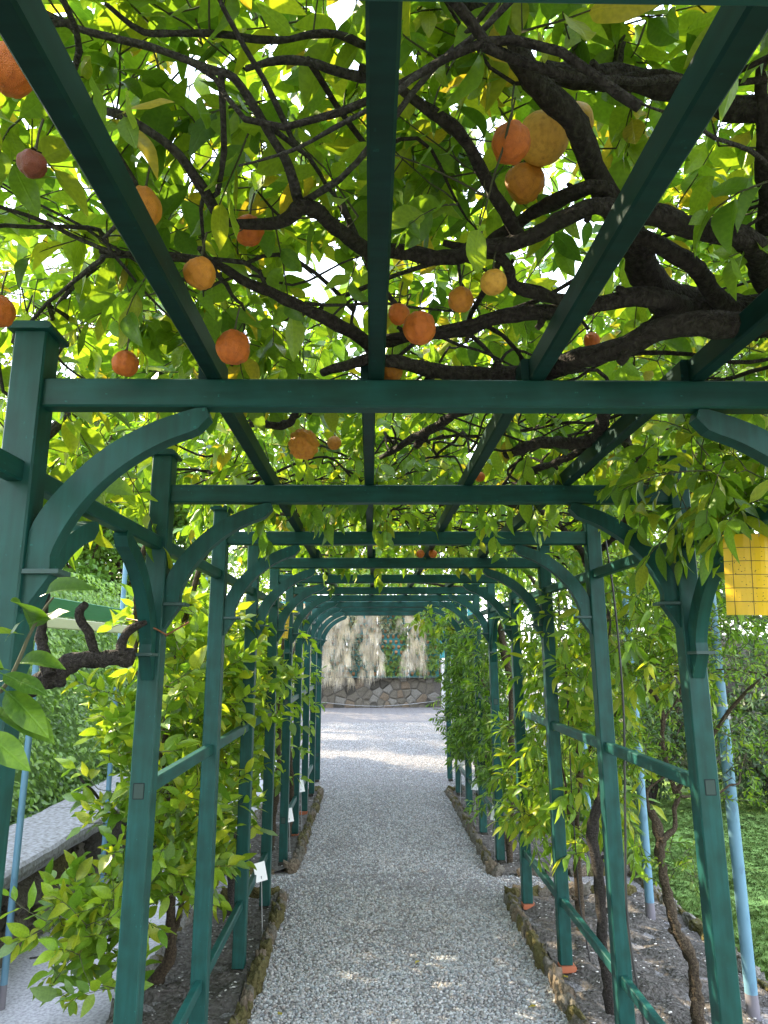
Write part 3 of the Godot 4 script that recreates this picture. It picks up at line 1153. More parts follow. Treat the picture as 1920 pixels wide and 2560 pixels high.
# ---------------------------------------------------------------- poles and the outer frame
func build_poles() -> void:
	var right := [[2.62, "just in front of the near right post"], [3.92, "pale blue metal pole with a wire clamp, at the lawn edge right of the near post"], [5.226, "pale blue metal pole behind the gnarled small-leaved tree"], [6.55, ""], [7.86, ""], [9.2, ""]]
	var labels := ["pale blue pole outside the frame beside the right bed", "thick pale blue pole with wire clamp at lawn edge, right of near right post", "pale blue pole with bare base behind the gnarled citrus stem", "pale blue pole by lawn, seen through the third right bay", "pale blue pole by lawn beside the far right bed", "last pale blue pole along the right bed"]
	for i in 6:
		pole(1.70, right[i][0], 0.030, 2.62, labels[i], i == 1)
	var ll := ["slim pale pole behind the near left post", "slim blue green pole at far left, standing on the side path", "slim pale pole half hidden by the yellow green citrus, carrying the green board", "slim pale pole left, behind the second citrus stem", "slim pale pole left near the far bed"]
	var ld := [2.75, 4.11, 5.43, 6.76, 8.1]
	for i in 5:
		pole(-2.055, ld[i], 0.0175, 2.6, ll[i], false)
	var fr := thing("outer_board", "green timber board with cream strip below, held on slim left poles", "board", P(-2.05, 2.0, 5.4))
	var a := MB.new()
	a.bar(P(-2.026, 2.0, 2.6) - fr.position, P(-2.026, 2.0, 8.3) - fr.position, 0.024, 0.105)
	obj("board", a.done(), M.green_board, fr)
	var c := MB.new()
	c.bar(P(-2.022, 1.908, 2.6) - fr.position, P(-2.022, 1.908, 8.3) - fr.position, 0.032, 0.062)
	obj("cream_strip", c.done(), M.cream, fr)

func pole(x: float, d: float, r: float, h: float, label: String, clamp: bool) -> void:
	var o := thing("metal_pole", label, "pole", P(x, -0.03, d), "pale blue poles outside the pergola")
	var mb := MB.new()
	mb.tube([Vector3(0, 0.10, 0), Vector3(0, h * 0.5, 0), Vector3(0, h, 0)], [r, r, r], 16)
	obj("shaft", mb.done(), M.pale_blue, o)
	var ft := MB.new()
	ft.tube([Vector3(0, -0.05, 0), Vector3(0, 0.04, 0), Vector3(0, 0.105, 0)], [r * 1.05, r * 1.03, r * 1.01], 16)
	obj("foot", ft.done(), M.pole_foot, o)
	if clamp:
		var c := MB.new()
		c.tube([Vector3(0, 1.475, 0), Vector3(0, 1.485, 0)], [r * 1.1, r * 1.1], 16)
		c.box(Vector3(0.016, 1.435, r * 1.08), Vector3(0.014, 0.05, 0.02), 0.002)
		obj("wire_clamp", c.done(), M.grey_wire, o)

# ---------------------------------------------------------------- left: bench wall and ivy
func build_left_side() -> void:
	var w := thing("bench_wall", "low dark stone wall with thick grey stone coping beside the side path", "wall", P(-2.4, 0, 5.5))
	var mb := MB.new()
	mb.bar(P(-2.62, 0.19, 1.2) - w.position, P(-2.62, 0.19, 11.0) - w.position, 0.52, 0.50, Vector3.UP, 0.01)
	obj("wall_core", mb.done(), M.mortar, w)
	var d := 1.3
	while d < 10.9:
		var ln := rng.randf_range(0.28, 0.5)
		for row in 2:
			var o := obj("stone", rocks[rng.randi() % 5], [M.dark, M.dark, M.tufa, M.moss][rng.randi() % 4], w)
			o.transform = Transform3D(Basis(Vector3.UP, rng.randf_range(-0.1, 0.1)).scaled_local(Vector3(0.16, 0.25, ln * 1.08)), P(-2.37, 0.075 + row * 0.215 + rng.randf_range(-0.02, 0.02), d + ln * 0.5 + row * 0.13) - w.position)
		d += ln
	var cuts := [0.9, 3.05, 5.92, 8.3, 11.0]
	for i in 4:
		var c := MB.new()
		var n := 24
		# a worn slab: wavering front edge, rounded nose
		for j in n:
			var a: float = lerpf(cuts[i] + 0.006, cuts[i + 1] - 0.006, float(j) / n)
			var b: float = lerpf(cuts[i] + 0.006, cuts[i + 1] - 0.006, float(j + 1) / n)
			var fa := -2.165 + 0.022 * bump.get_noise_1d(a * 2.6)
			var fb := -2.165 + 0.022 * bump.get_noise_1d(b * 2.6)
			var prof := [Vector2(-0.52, 0.0), Vector2(-0.52, 0.115), Vector2(-0.045, 0.118), Vector2(-0.018, 0.108), Vector2(-0.003, 0.088), Vector2(0.0, 0.055), Vector2(-0.008, 0.022), Vector2(-0.028, 0.0)]
			for k in 8:
				var p: Vector2 = prof[k]
				var q: Vector2 = prof[(k + 1) % 8]
				var c0 := Vector3(-2.42, gy(a) + 0.50, -a) - w.position
				c.quad(P(fa + p.x, 0.445 + p.y, a) - w.position, P(fa + q.x, 0.445 + q.y, a) - w.position, P(fb + q.x, 0.445 + q.y, b) - w.position, P(fb + p.x, 0.445 + p.y, b) - w.position, P(fa + (p.x + q.x) * 0.5, 0.445 + (p.y + q.y) * 0.5, a) - w.position - c0)
		obj("coping_slab", c.done(), M.coping, w)
	# the green wall behind
	var iv := thing("ivy_wall", "steep green bank covered in small bright ivy leaves behind the stone bench", "ivy", P(-3.2, 0, 6.0))
	var wm := MB.new()
	var q0 := [Vector2(-2.80, 0.2), Vector2(-3.45, 2.45), Vector2(-3.8, 2.45), Vector2(-3.8, 0.2)]
	for j in 4:
		var u: Vector2 = q0[j]
		var t: Vector2 = q0[(j + 1) % 4]
		wm.quad(P(u.x, u.y, -1.0) - iv.position, P(t.x, t.y, -1.0) - iv.position, P(t.x, t.y, 14.0) - iv.position, P(u.x, u.y, 14.0) - iv.position, Vector3((u.x + t.x) * 0.5 + 3.5, (u.y + t.y) * 0.5 - 1.3, 0))
	var caps := []
	for u in q0:
		caps.append(P(u.x, u.y, 14.0) - iv.position)
	wm.poly(caps, Vector3(0, 0, -1))
	obj("wall_core", wm.done(), M.turf, iv)
	var sp := [[], [], []]
	var cl := [[], [], []]
	var tone := [Color(0.11, 0.22, 0.03), Color(0.18, 0.34, 0.04), Color(0.25, 0.43, 0.055), Color(0.31, 0.50, 0.07), Color(0.37, 0.54, 0.11)]
	for i in 21000:
		var dd := 1.2 + 11.0 * pow(rng.randf(), 1.25)
		var h := rng.randf_range(0.42, 2.62)
		var nz := bump.get_noise_2d(dd * 1.1, h * 1.1)
		var x := -2.72 - 0.30 * (h - 0.4) + 0.08 * nz + rng.randf_range(-0.03, 0.06) - (0.0 if h < 2.4 else 0.12)
		var face := Vector3(1.0, rng.randf_range(0.6, 2.0), rng.randf_range(-0.5, 0.9)).normalized()
		var y := (Vector3.DOWN * 0.8 + rdir() * 0.8)
		y = (y - face * y.dot(face)).normalized()
		var s := rng.randf_range(0.045, 0.085)
		var xx := y.cross(face)
		var k := rng.randi() % 3
		sp[k].append(Transform3D(Basis(xx * s, y * s, face * s), P(x, h, dd) - iv.position))
		var c: Color = tone[clampi(int(2.0 + nz * 2.5 + rng.randf_range(-1.6, 1.6)), 0, 4)]
		var v := rng.randf_range(0.8, 1.2)
		cl[k].append(Color(c.r * v, c.g * v, c.b * v))
	for k in 3:
		scatter("ivy_leaves", leaf_shapes.broad[k], M.leaf, sp[k], cl[k], iv)
	# soft low plants at the foot of the ivy, behind the coping
	var lp := thing("ground_cover", "pale green low leafy plants behind the bench coping, below the ivy", "plants", P(-2.8, 0.5, 6))
	lp.set_meta("kind", "stuff")
	var ls: Array = []
	var lc: Array = []
	for i in 5200:
		var dd := rng.randf_range(2.0, 11.0)
		var x := rng.randf_range(-2.92, -2.66)
		var y := rdir(0.5)
		var face := Vector3(0.4, 1, 0) + rdir() * 0.5
		face = (face - y * face.dot(y)).normalized()
		var s := rng.randf_range(0.04, 0.08)
		ls.append(Transform3D(Basis(y.cross(face) * s, y * s, face * s), P(x, 0.46 + rng.randf() * 0.16 * (0.4 + (-2.66 - x) * 3.0), dd) - lp.position))
		var v := rng.randf_range(0.8, 1.2)
		lc.append(Color(0.17 * v, 0.30 * v, 0.10 * v))
	scatter("foliage", leaf_shapes.broad[1], M.leaf, ls, lc, lp)

# ---------------------------------------------------------------- right: shrubs beyond the lawn
func shrub(called: String, label: String, at: Vector3, size: Vector3, count: int, tints: Array, leaf: float, group := "shrubs beyond the lawn") -> void:
	var o := thing(called, label, "shrub", at, group)
	var st := MB.new()
	for i in 9:
		var e := Vector3(rng.randf_range(-0.4, 0.4) * size.x, size.y * rng.randf_range(0.5, 0.85), rng.randf_range(-0.4, 0.4) * size.z)
		st.tube([Vector3(0, -0.03, 0) + rdir() * 0.05 * Vector3(1, 0, 1), e * 0.5 + rdir() * 0.06, e], [0.018, 0.012, 0.005], 5, 0.0, null, false)
	obj("stems", st.done(), M.bark, o)
	var sp := [[], []]
	var cl := [[], []]
	for i in count:
		var r := rdir() * pow(rng.randf(), 0.33)
		var lumpy := 1.0 + 0.28 * bump.get_noise_3dv(r * 2.0 + at)
		var p := Vector3(r.x * size.x * 0.5, size.y * 0.52 + r.y * size.y * 0.5, r.z * size.z * 0.5) * lumpy
		if p.y < 0.0:
			continue
		var y := (r + rdir() * 0.8).normalized()
		var face := Vector3.UP * 0.9 + r * 0.5 + rdir() * 0.5
		face = (face - y * face.dot(y)).normalized()
		var s := leaf * rng.randf_range(0.7, 1.25)
		var k := i % 2
		sp[k].append(Transform3D(Basis(y.cross(face) * s, y * s, face * s), p))
		var c: Color = tints[rng.randi() % tints.size()]
		var v := rng.randf_range(0.8, 1.2)
		cl[k].append(Color(c.r * v, c.g * v, c.b * v))
	for k in 2:
		scatter("foliage", leaf_shapes.broad[k], M.leaf, sp[k], cl[k], o)

func build_right_side() -> void:
	var dk := [Color(0.03, 0.07, 0.025), Color(0.045, 0.095, 0.03), Color(0.06, 0.12, 0.04), Color(0.09, 0.15, 0.06)]
	var md := [Color(0.07, 0.15, 0.03), Color(0.10, 0.20, 0.035), Color(0.05, 0.11, 0.03), Color(0.15, 0.24, 0.05)]
	var wall := thing("rock_bank", "grey rock bank behind the dark shrubs beyond the lawn", "rocks", P(5.2, 0, 9.9))
	for i in 26:
		var o := obj("rock", rocks[rng.randi() % 5], [M.grey, M.grey, M.tufa, M.dark][rng.randi() % 4], wall)
		var s := rng.randf_range(0.5, 1.0)
		o.transform = Transform3D(Basis.from_euler(Vector3(rng.randf_range(-0.3, 0.3), rng.randf() * TAU, rng.randf_range(-0.3, 0.3))).scaled_local(Vector3(s * 1.3, s * 0.8, s)), P(rng.randf_range(3.2, 8.0), 0.2 + rng.randf() * 1.6, 10.3 + rng.randf() * 0.7) - wall.position)
	shrub("dark_shrub", "dark glossy rounded shrub at the far right edge of the lawn", P(4.35, 0, 8.5), Vector3(1.5, 1.3, 1.3), 2600, dk, 0.075)
	shrub("dark_shrub", "broad dark green shrub beyond the lawn, between the two nearest blue poles", P(3.1, 0, 8.9), Vector3(1.5, 1.5, 1.2), 2600, dk, 0.07)
	shrub("leafy_shrub", "fresh green leafy shrub behind the right bed, beyond the gnarled stem", P(2.35, 0, 8.1), Vector3(1.3, 1.9, 1.5), 2800, md, 0.075)
	shrub("tall_shrub", "tall mid green shrub rising behind the dark lawn shrubs", P(3.6, 0, 9.9), Vector3(2.0, 2.7, 1.3), 3600, md, 0.085)
	shrub("tall_shrub", "tall dark shrub at the right edge above the rock bank", P(5.6, 0, 9.4), Vector3(2.2, 2.9, 1.8), 3600, dk, 0.085)
	shrub("leafy_shrub", "small leaved shrub beside the lawn near the right picture edge", P(4.4, 0.0, 6.6), Vector3(0.9, 0.7, 0.9), 1300, dk, 0.05)

# ---------------------------------------------------------------- far end: stone wall, planted panel, gate
func build_far_end() -> void:
	var D := 23.9
	var w := thing("stone_wall", "rough grey stone retaining wall closing the far end of the walk", "wall", P(0, 0, D))
	var mb := MB.new()
	mb.box(Vector3(-2.0, 0.42, -0.36), Vector3(8.2, 0.96, 0.6), 0.01)
	obj("wall_core", mb.done(), M.mortar, w)
	var mats := [M.grey, M.tufa, M.grey, M.tufa, M.tufa, M.grey, M.brown, M.dark, M.tufa]
	var seeds: Array = []
	for tries in 2600:
		var q := Vector2(rng.randf_range(-6.0, 2.05), rng.randf_range(-0.06, 0.92))
		var apart := 0.155 + 0.15 * absf(bump.get_noise_2d(q.x * 2.0, q.y * 2.0)) * 2.0
		var ok := true
		for z in seeds:
			if Vector2((z.x - q.x) * 0.8, z.y - q.y).length() < apart:
				ok = false
				break
		if ok:
			seeds.append(q)
	for q in seeds:
		var pts := PackedVector2Array([Vector2(q.x - 0.6, -0.06), Vector2(q.x + 0.6, -0.06), Vector2(q.x + 0.6, 0.90), Vector2(q.x - 0.6, 0.90)])
		for z in seeds:
			if z == q or z.distance_to(q) > 1.2:
				continue
			var mid2: Vector2 = (z + q) * 0.5
			var dirn: Vector2 = (z - q).normalized()
			var side2 := Vector2(-dirn.y, dirn.x)
			var cut := PackedVector2Array([mid2 + side2 * 3.0, mid2 - side2 * 3.0, mid2 - side2 * 3.0 - dirn * 4.0, mid2 + side2 * 3.0 - dirn * 4.0])
			var got := Geometry2D.intersect_polygons(pts, cut)
			if got.size() > 0:
				pts = got[0]
		var c := Vector2.ZERO
		for p in pts:
			c += p / float(pts.size())
		if c.x > 2.0:
			continue
		var sm := MB.new()
		var proud := rng.randf_range(0.015, 0.05)
		var back: Array = []
		var m1: Array = []
		var front: Array = []
		for p in pts:
			var inset: Vector2 = p + (c - p).normalized() * 0.006
			back.append(Vector3(inset.x, inset.y, -0.08))
			m1.append(Vector3(lerpf(inset.x, c.x, 0.06), lerpf(inset.y, c.y, 0.06), proud * 0.5 - 0.06))
			front.append(Vector3(lerpf(inset.x, c.x, 0.36) + rng.randf_range(-0.012, 0.012), lerpf(inset.y, c.y, 0.30), proud - 0.06 + rng.randf_range(-0.015, 0.015)))
		var mid := Vector3(c.x, c.y, proud - 0.05)
		for i in back.size():
			var j := (i + 1) % back.size()
			var out3 := Vector3(front[i].x - c.x, front[i].y - c.y, 0.08)
			sm.quad(back[i], back[j], m1[j], m1[i], out3)
			sm.quad(m1[i], m1[j], front[j], front[i], out3)
			var nn: Vector3 = (front[j] - front[i]).cross(mid - front[i]).normalized()
			if nn.z < 0.0:
				nn = -nn
			sm.poly([front[i], front[j], mid], nn)
		obj("stone", sm.done(), mats[rng.randi() % mats.size()], w)
	var cp := thing("hose_pipe", "thin pale cable sagging along the foot of the far stone wall", "hose", P(0, 0, D - 0.02))
	var hp: Array = []
	for i in 13:
		var t := i / 12.0
		hp.append(Vector3(lerpf(-1.9, 1.9, t), 0.13 - 0.12 * sin(PI * t) + 0.06 * absf(t - 0.5), 0.05))
	var hm := MB.new()
	var hr: Array = []
	for p in hp:
		hr.append(0.009)
	hm.tube(hp, hr, 6)
	obj("cable", hm.done(), M.grey_wire, cp)
	# planted panel
	var g := thing("planted_panel", "teal green wall panel full of round pots and trailing dry grasses above far stone wall", "green wall", P(0, 0.905, D - 0.05))
	for i in 6:
		var x0 := -4.0 + i * 1.01
		var pm := MB.new()
		pm.box(Vector3(x0 + 0.5, 1.25, -0.12), Vector3(1.0, 2.5, 0.05), 0.004)
		obj("panel", pm.done(), M.teal_panel, g)
	var tray := MB.new()
	tray.box(Vector3(-0.97, 0.02, 0.0), Vector3(6.1, 0.04, 0.24), 0.004)
	obj("tray", tray.done(), M.iron, g)
	var ring := MB.new()
	ring.tube([Vector3(0, -0.05, 0), Vector3(0, 0.0, 0), Vector3(0, 0.05, 0)], [0.040, 0.048, 0.052], 10)
	var pots: Array = []
	var tp := [[], [], [], []]
	var tc := [[], [], [], []]
	for r in 14:
		for c in 34:
			var x := -3.9 + 0.175 * c + (0.0875 if r % 2 else 0.0)
			var y := 0.12 + 0.172 * r
			pots.append(Transform3D(Basis(Vector3.RIGHT, 0.9), Vector3(x, y, -0.05)))
			# what grows where
			var X := x + 0.0
			var Y := y
			var kind := -1
			var nz := bump.get_noise_2d(X * 1.5, Y * 1.5)
			if X < -0.9 and Y < 2.2:
				kind = 0 if nz > -0.3 else 1
			elif X < -0.45 and Y < 1.5:
				kind = 1 if nz > -0.25 else 0
			elif X < 0.15 and Y > 0.15 and Y < 1.6:
				kind = 0 if nz > -0.35 else 1
			elif X < 0.1 and Y >= 1.5:
				kind = 0 if nz > -0.15 else 3
			elif X > 0.85 and X < 1.55 and Y > 0.4:
				kind = 0 if nz > -0.25 else 2
			elif X >= 1.25:
				kind = 2
			elif X > 0.15 and X < 0.9 and Y < 1.1:
				kind = 2 if nz > -0.2 else -1
			elif Y > 1.4:
				kind = 3 if nz > -0.05 else (2 if nz > -0.2 else -1)
			elif nz > 0.22:
				kind = 2
			if kind < 0 or rng.randf() < 0.12:
				continue
			var reps := 3
			for q in reps:
				var s := rng.randf_range(0.75, 1.35)
				tp[kind].append(Transform3D(Basis(Vector3.UP, rng.randf_range(-0.9, 0.9)).scaled_local(Vector3(s, s, s)), Vector3(x + rng.randf_range(-0.09, 0.09), y + rng.randf_range(-0.06, 0.06), rng.randf_range(-0.05, 0.03))))
				var v := rng.randf_range(0.55, 1.35)
				var col: Color = [Color(0.58, 0.50, 0.38), Color(0.38, 0.46, 0.40), Color(0.24, 0.36, 0.10), Color(0.52, 0.54, 0.40)][kind]
				if kind == 0 and rng.randf() < 0.3:
					col = Color(0.72, 0.66, 0.58)
				tc[kind].append(Color(col.r * v, col.g * v, col.b * v))
	scatter("pots", ring.done(), M.rim_pot, pots, [], g)
	var names := ["dry_grass", "silver_foliage", "green_foliage", "pale_foliage"]
	for k in 4:
		scatter(names[k], tuft_mesh(k), M.blade, tp[k], tc[k], g)
	# pier, box and gate at the right of the panel
	var pier := thing("white_pier", "white rendered pier at the right end of the far stone wall", "pier", P(2.75, 0, 23.55))
	var pm := MB.new()
	pm.box(Vector3(0, 0.72, 0), Vector3(1.3, 1.52, 0.4), 0.012)
	obj("block", pm.done(), M.white_wall, pier)
	var hk := MB.new()
	hk.tube([Vector3(-0.42, 0.72, 0.23), Vector3(-0.42, 0.95, 0.235), Vector3(-0.36, 0.97, 0.235), Vector3(-0.36, 0.72, 0.23)], [0.008, 0.008, 0.008, 0.008], 6)
	obj("hook", hk.done(), M.grey_wire, pier)
	var gate := thing("teal_gate", "plain teal green board gate above the white pier at far right", "gate", P(2.75, 1.5, 23.8))
	for i in 5:
		var bm := MB.new()
		bm.box(Vector3(-0.56 + i * 0.24, 0.9, 0.0), Vector3(0.232, 1.75, 0.04), 0.006)
		obj("board", bm.done(), M.teal_panel, gate)

func tuft_mesh(kind: int) -> ArrayMesh:
	var r := RandomNumberGenerator.new()
	r.seed = 70 + kind
	var mb := MB.new()
	var n: int = [26, 22, 22, 18][kind]
	for i in n:
		var o := Vector3(r.randf_range(-0.04, 0.04), r.randf_range(-0.02, 0.03), 0.02)
		var out := Vector3(r.randf_range(-0.7, 0.7), r.randf_range(-0.2, 0.7), r.randf_range(0.5, 1.0)).normalized()
		var ln := r.randf_range(0.16, 0.50) if kind == 0 else (r.randf_range(0.12, 0.26) if kind != 3 else r.randf_range(0.12, 0.32))
		var drop := 1.0 if kind == 0 else (0.35 if kind == 1 else 0.5)
		var wd := 0.0045 if kind == 0 else 0.010
		var p := o
		var dir := out
		var side := out.cross(Vector3.UP).normalized() * wd
		var prev := -1
		for k in 5:
			var t := k / 4.0
			var nn := dir.cross(side).normalized()
			var wdt := side * (1.0 - t * 0.85) * (1.0 if kind == 0 else sin(PI * (0.15 + 0.8 * t)) * 1.6)
			var at := mb.v.size()
			for q in [p - wdt, p + wdt]:
				mb.v.append(q)
				mb.n.append(nn)
				mb.uv.append(Vector2.ZERO)
			if prev >= 0:
				mb.ix.append_array([prev, prev + 1, at, prev + 1, at + 1, at])
			prev = at
			dir = (dir + Vector3.DOWN * drop * (0.9 if kind == 0 else 0.4)).normalized()
			if kind == 0:
				dir = (dir + Vector3(r.randf_range(-0.08, 0.08), 0, 0.02)).normalized()
			p += dir * ln / 4.0
	return mb.done()

# ---------------------------------------------------------------- trees all round
func build_backdrop() -> void:
	var lime := [Color(0.20, 0.30, 0.03), Color(0.28, 0.36, 0.035), Color(0.13, 0.23, 0.03), Color(0.34, 0.36, 0.04)]
	var mid := [Color(0.09, 0.19, 0.03), Color(0.13, 0.24, 0.035), Color(0.17, 0.27, 0.04), Color(0.07, 0.15, 0.03)]
	var dark := [Color(0.04, 0.09, 0.025), Color(0.06, 0.13, 0.03), Color(0.09, 0.17, 0.035)]
	var gr := "trees standing round the garden"
	var L := [
		[-8.0, 9.0, 6.8, 2.3, lime, "tall yellow green fine-leaved tree left, beyond the ivy wall"],
		[-5.2, 11.6, 6.0, 2.0, mid, "mid green tree left behind the end of the ivy wall"],
		[-9.5, 13.4, 12.0, 3.0, lime, "large yellow green tree in the left distance"],
		[-4.4, 12.9, 5.2, 1.6, mid, "smaller green tree left of the far gravel court"],
		[-8.5, 20.6, 10.0, 2.3, lime, "thin airy lime tree left of the far gravel court", 24],
		[-7.4, 18.2, 7.0, 1.7, mid, "small airy green tree left of the far gravel court", 19],
		[-10.5, 3.0, 4.2, 2.2, mid, "low spreading tree at far left, under the open sky"],
		[-7.2, 23.4, 12.5, 3.4, mid, "tall tree beside the far court, left of the stone wall"],
		[-3.2, 29.5, 15.0, 4.4, lime, "tall lime green tree behind the planted panel, left"],
		[2.6, 30.2, 16.5, 4.6, mid, "tall mid green tree behind the planted panel"],
		[8.2, 28.0, 15.0, 4.4, mid, "tall tree behind the teal gate"],
		[3.9, 12.6, 6.8, 2.1, mid, "mid green tree right, beyond the lawn shrubs"],
		[7.6, 11.4, 11.0, 3.0, dark, "tall dark tree right, behind the rock bank"],
		[11.5, 7.5, 8.5, 2.6, mid, "green tree right of the lawn, at the picture edge"],
		[8.4, 18.0, 13.5, 3.6, mid, "tall green tree right of the far court"],

	]
	for a in L:
		far_tree("broadleaf_tree", a[5], P(a[0], -0.05, a[1]), a[2], a[3], a[6] if a.size() > 6 else int(26 + a[3] * 14.0), a[4], gr, 0.22, 42)

# ---------------------------------------------------------------- the citrus trees
# limbs as x, height, depth, radius
const OVERHEAD := {
		"R_main": [0.752,2.457,1.354,0.0448, 0.585,2.483,1.407,0.0444, 0.469,2.508,1.393,0.0381, 0.389,2.532,1.322,0.0326, 0.343,2.555,1.243,0.0292, 0.303,2.579,1.190,0.0256, 0.250,2.603,1.130,0.0228, 0.182,2.626,1.053,0.0208, 0.125,2.650,0.998,0.0199, 0.090,2.675,0.972,0.0204, 0.056,2.699,0.948,0.0193, 0.020,2.724,0.929,0.0169, -0.039,2.749,0.896,0.0136, -0.114,2.772,0.830,0.0101],
		"R_upper": [0.574,2.648,1.021,0.0220, 0.493,2.659,1.017,0.0220, 0.433,2.670,1.021,0.0205, 0.364,2.682,1.006,0.0203, 0.310,2.693,1.005,0.0203, 0.231,2.704,1.000,0.0202, 0.168,2.716,0.999,0.0187, 0.107,2.727,1.002,0.0172],
		"R_mid": [0.268,2.530,1.101,0.0163, 0.216,2.528,1.093,0.0146, 0.154,2.528,1.139,0.0151, 0.098,2.528,1.193,0.0148, 0.034,2.527,1.235,0.0153, -0.035,2.526,1.262,0.0156, -0.137,2.524,1.224,0.0151, -0.190,2.522,1.211,0.0150, -0.248,2.518,1.138,0.0133, -0.278,2.516,1.088,0.0136, -0.300,2.514,1.077,0.0143, -0.328,2.513,1.111,0.0114, -0.371,2.512,1.126,0.0099, -0.449,2.510,1.108,0.0073],
		"R_mid2": [0.252,2.560,1.097,0.0131, 0.217,2.571,1.088,0.0130, 0.162,2.585,1.158,0.0138, 0.118,2.598,1.231,0.0118, 0.078,2.611,1.284,0.0113, 0.037,2.625,1.363,0.0099, -0.023,2.637,1.356,0.0069],
		"R_arm": [0.101,2.553,1.205,0.0133, 0.087,2.570,1.194,0.0132, 0.053,2.586,1.148,0.0119, 0.015,2.602,1.095,0.0115, -0.015,2.618,1.047,0.0103, -0.050,2.635,1.019,0.0109, -0.081,2.652,1.008,0.0100, -0.129,2.669,0.983,0.0076, -0.196,2.686,0.965,0.0060],
		"long_left": [-0.299,2.530,1.095,0.0097, -0.312,2.541,1.033,0.0085, -0.328,2.553,0.973,0.0073, -0.348,2.565,0.911,0.0069, -0.374,2.577,0.864,0.0067, -0.414,2.590,0.862,0.0060, -0.478,2.603,0.848,0.0053, -0.542,2.616,0.843,0.0052, -0.619,2.629,0.823,0.0045, -0.660,2.642,0.810,0.0038],
		"long_left2": [-0.445,2.521,1.127,0.0091, -0.469,2.536,1.052,0.0093, -0.497,2.553,1.007,0.0075, -0.545,2.570,0.966,0.0066, -0.623,2.587,0.939,0.0057, -0.702,2.605,0.923,0.0035],
		"long_left3": [-0.182,2.686,0.978,0.0091, -0.226,2.676,0.955,0.0081, -0.274,2.665,0.918,0.0064, -0.322,2.655,0.907,0.0063, -0.380,2.645,0.917,0.0043],
		"long_left4": [-0.189,2.746,0.975,0.0069, -0.255,2.733,0.942,0.0059, -0.329,2.722,0.944,0.0059, -0.413,2.709,0.925,0.0058, -0.533,2.697,0.920,0.0050, -0.570,2.684,0.868,0.0034],
		"R_sag": [0.671,2.393,1.235,0.0266, 0.538,2.394,1.256,0.0270, 0.452,2.394,1.267,0.0254, 0.388,2.395,1.289,0.0239, 0.323,2.397,1.370,0.0233, 0.255,2.399,1.444,0.0234, 0.200,2.401,1.513,0.0254, 0.132,2.402,1.548,0.0238, 0.031,2.401,1.526,0.0203, -0.079,2.400,1.468,0.0164, -0.152,2.399,1.423,0.0140, -0.222,2.399,1.439,0.0121, -0.286,2.401,1.497,0.0083],
		"R_low": [0.381,2.454,1.259,0.0200, 0.306,2.455,1.279,0.0166, 0.222,2.455,1.309,0.0159, 0.153,2.456,1.340,0.0163, 0.091,2.457,1.366,0.0156, 0.018,2.458,1.411,0.0150, -0.080,2.459,1.435,0.0132, -0.161,2.460,1.483,0.0125, -0.223,2.459,1.443,0.0102],
		"R_low2": [0.229,2.465,1.299,0.0131, 0.173,2.479,1.299,0.0121, 0.112,2.493,1.291,0.0121, 0.091,2.506,1.252,0.0109, 0.060,2.519,1.232,0.0090, 0.020,2.534,1.262,0.0064],
		"left_arm": [-0.182,2.450,1.469,0.0145, -0.241,2.461,1.397,0.0139, -0.298,2.473,1.360,0.0126, -0.368,2.484,1.306,0.0112, -0.435,2.495,1.258,0.0090, -0.492,2.508,1.230,0.0080, -0.591,2.521,1.232,0.0071, -0.700,2.534,1.239,0.0045],
		"R_out": [0.331,2.530,1.114,0.0198, 0.388,2.521,1.133,0.0201, 0.440,2.511,1.139,0.0202, 0.481,2.501,1.137,0.0210, 0.529,2.492,1.166,0.0223, 0.653,2.486,1.312,0.0266],
		"R_out2": [0.336,2.532,1.186,0.0157, 0.401,2.513,1.216,0.0169, 0.455,2.494,1.241,0.0172, 0.553,2.476,1.324,0.0191],
		"R_out3": [0.497,2.777,0.999,0.0111, 0.471,2.714,0.993,0.0124, 0.490,2.653,1.026,0.0126, 0.557,2.593,1.139,0.0154, 0.658,2.536,1.326,0.0193],
		"R_up": [0.232,2.728,1.022,0.0095, 0.261,2.829,1.062,0.0084, 0.293,2.930,1.109,0.0079, 0.334,3.031,1.151,0.0074],
		"bay2_a": [0.430,2.448,1.776,0.0173, 0.502,2.448,2.006,0.0194, 0.510,2.444,2.102,0.0188, 0.438,2.437,2.106,0.0173, 0.357,2.429,2.070,0.0170, 0.309,2.424,2.113,0.0173, 0.261,2.420,2.207,0.0165],
		"bay2_b": [0.571,2.454,2.004,0.0124, 0.561,2.457,2.120,0.0131, 0.518,2.461,2.250,0.0139, 0.462,2.466,2.427,0.0132, 0.433,2.470,2.595,0.0123, 0.466,2.477,2.827,0.0095],
		"bay2_c": [-0.027,2.482,2.278,0.0140, 0.041,2.475,2.033,0.0140, 0.087,2.473,1.948,0.0121, 0.191,2.472,1.927,0.0107, 0.310,2.471,1.868,0.0091],
		"bay2_d": [-0.133,2.486,2.422,0.0082, -0.074,2.482,2.278,0.0109, 0.005,2.477,2.101,0.0115, 0.039,2.474,2.011,0.0125],
		"bay2_e": [-0.541,2.475,2.017,0.0097, -0.467,2.476,2.069,0.0127, -0.431,2.475,2.037,0.0126, -0.382,2.472,1.936,0.0107],
}
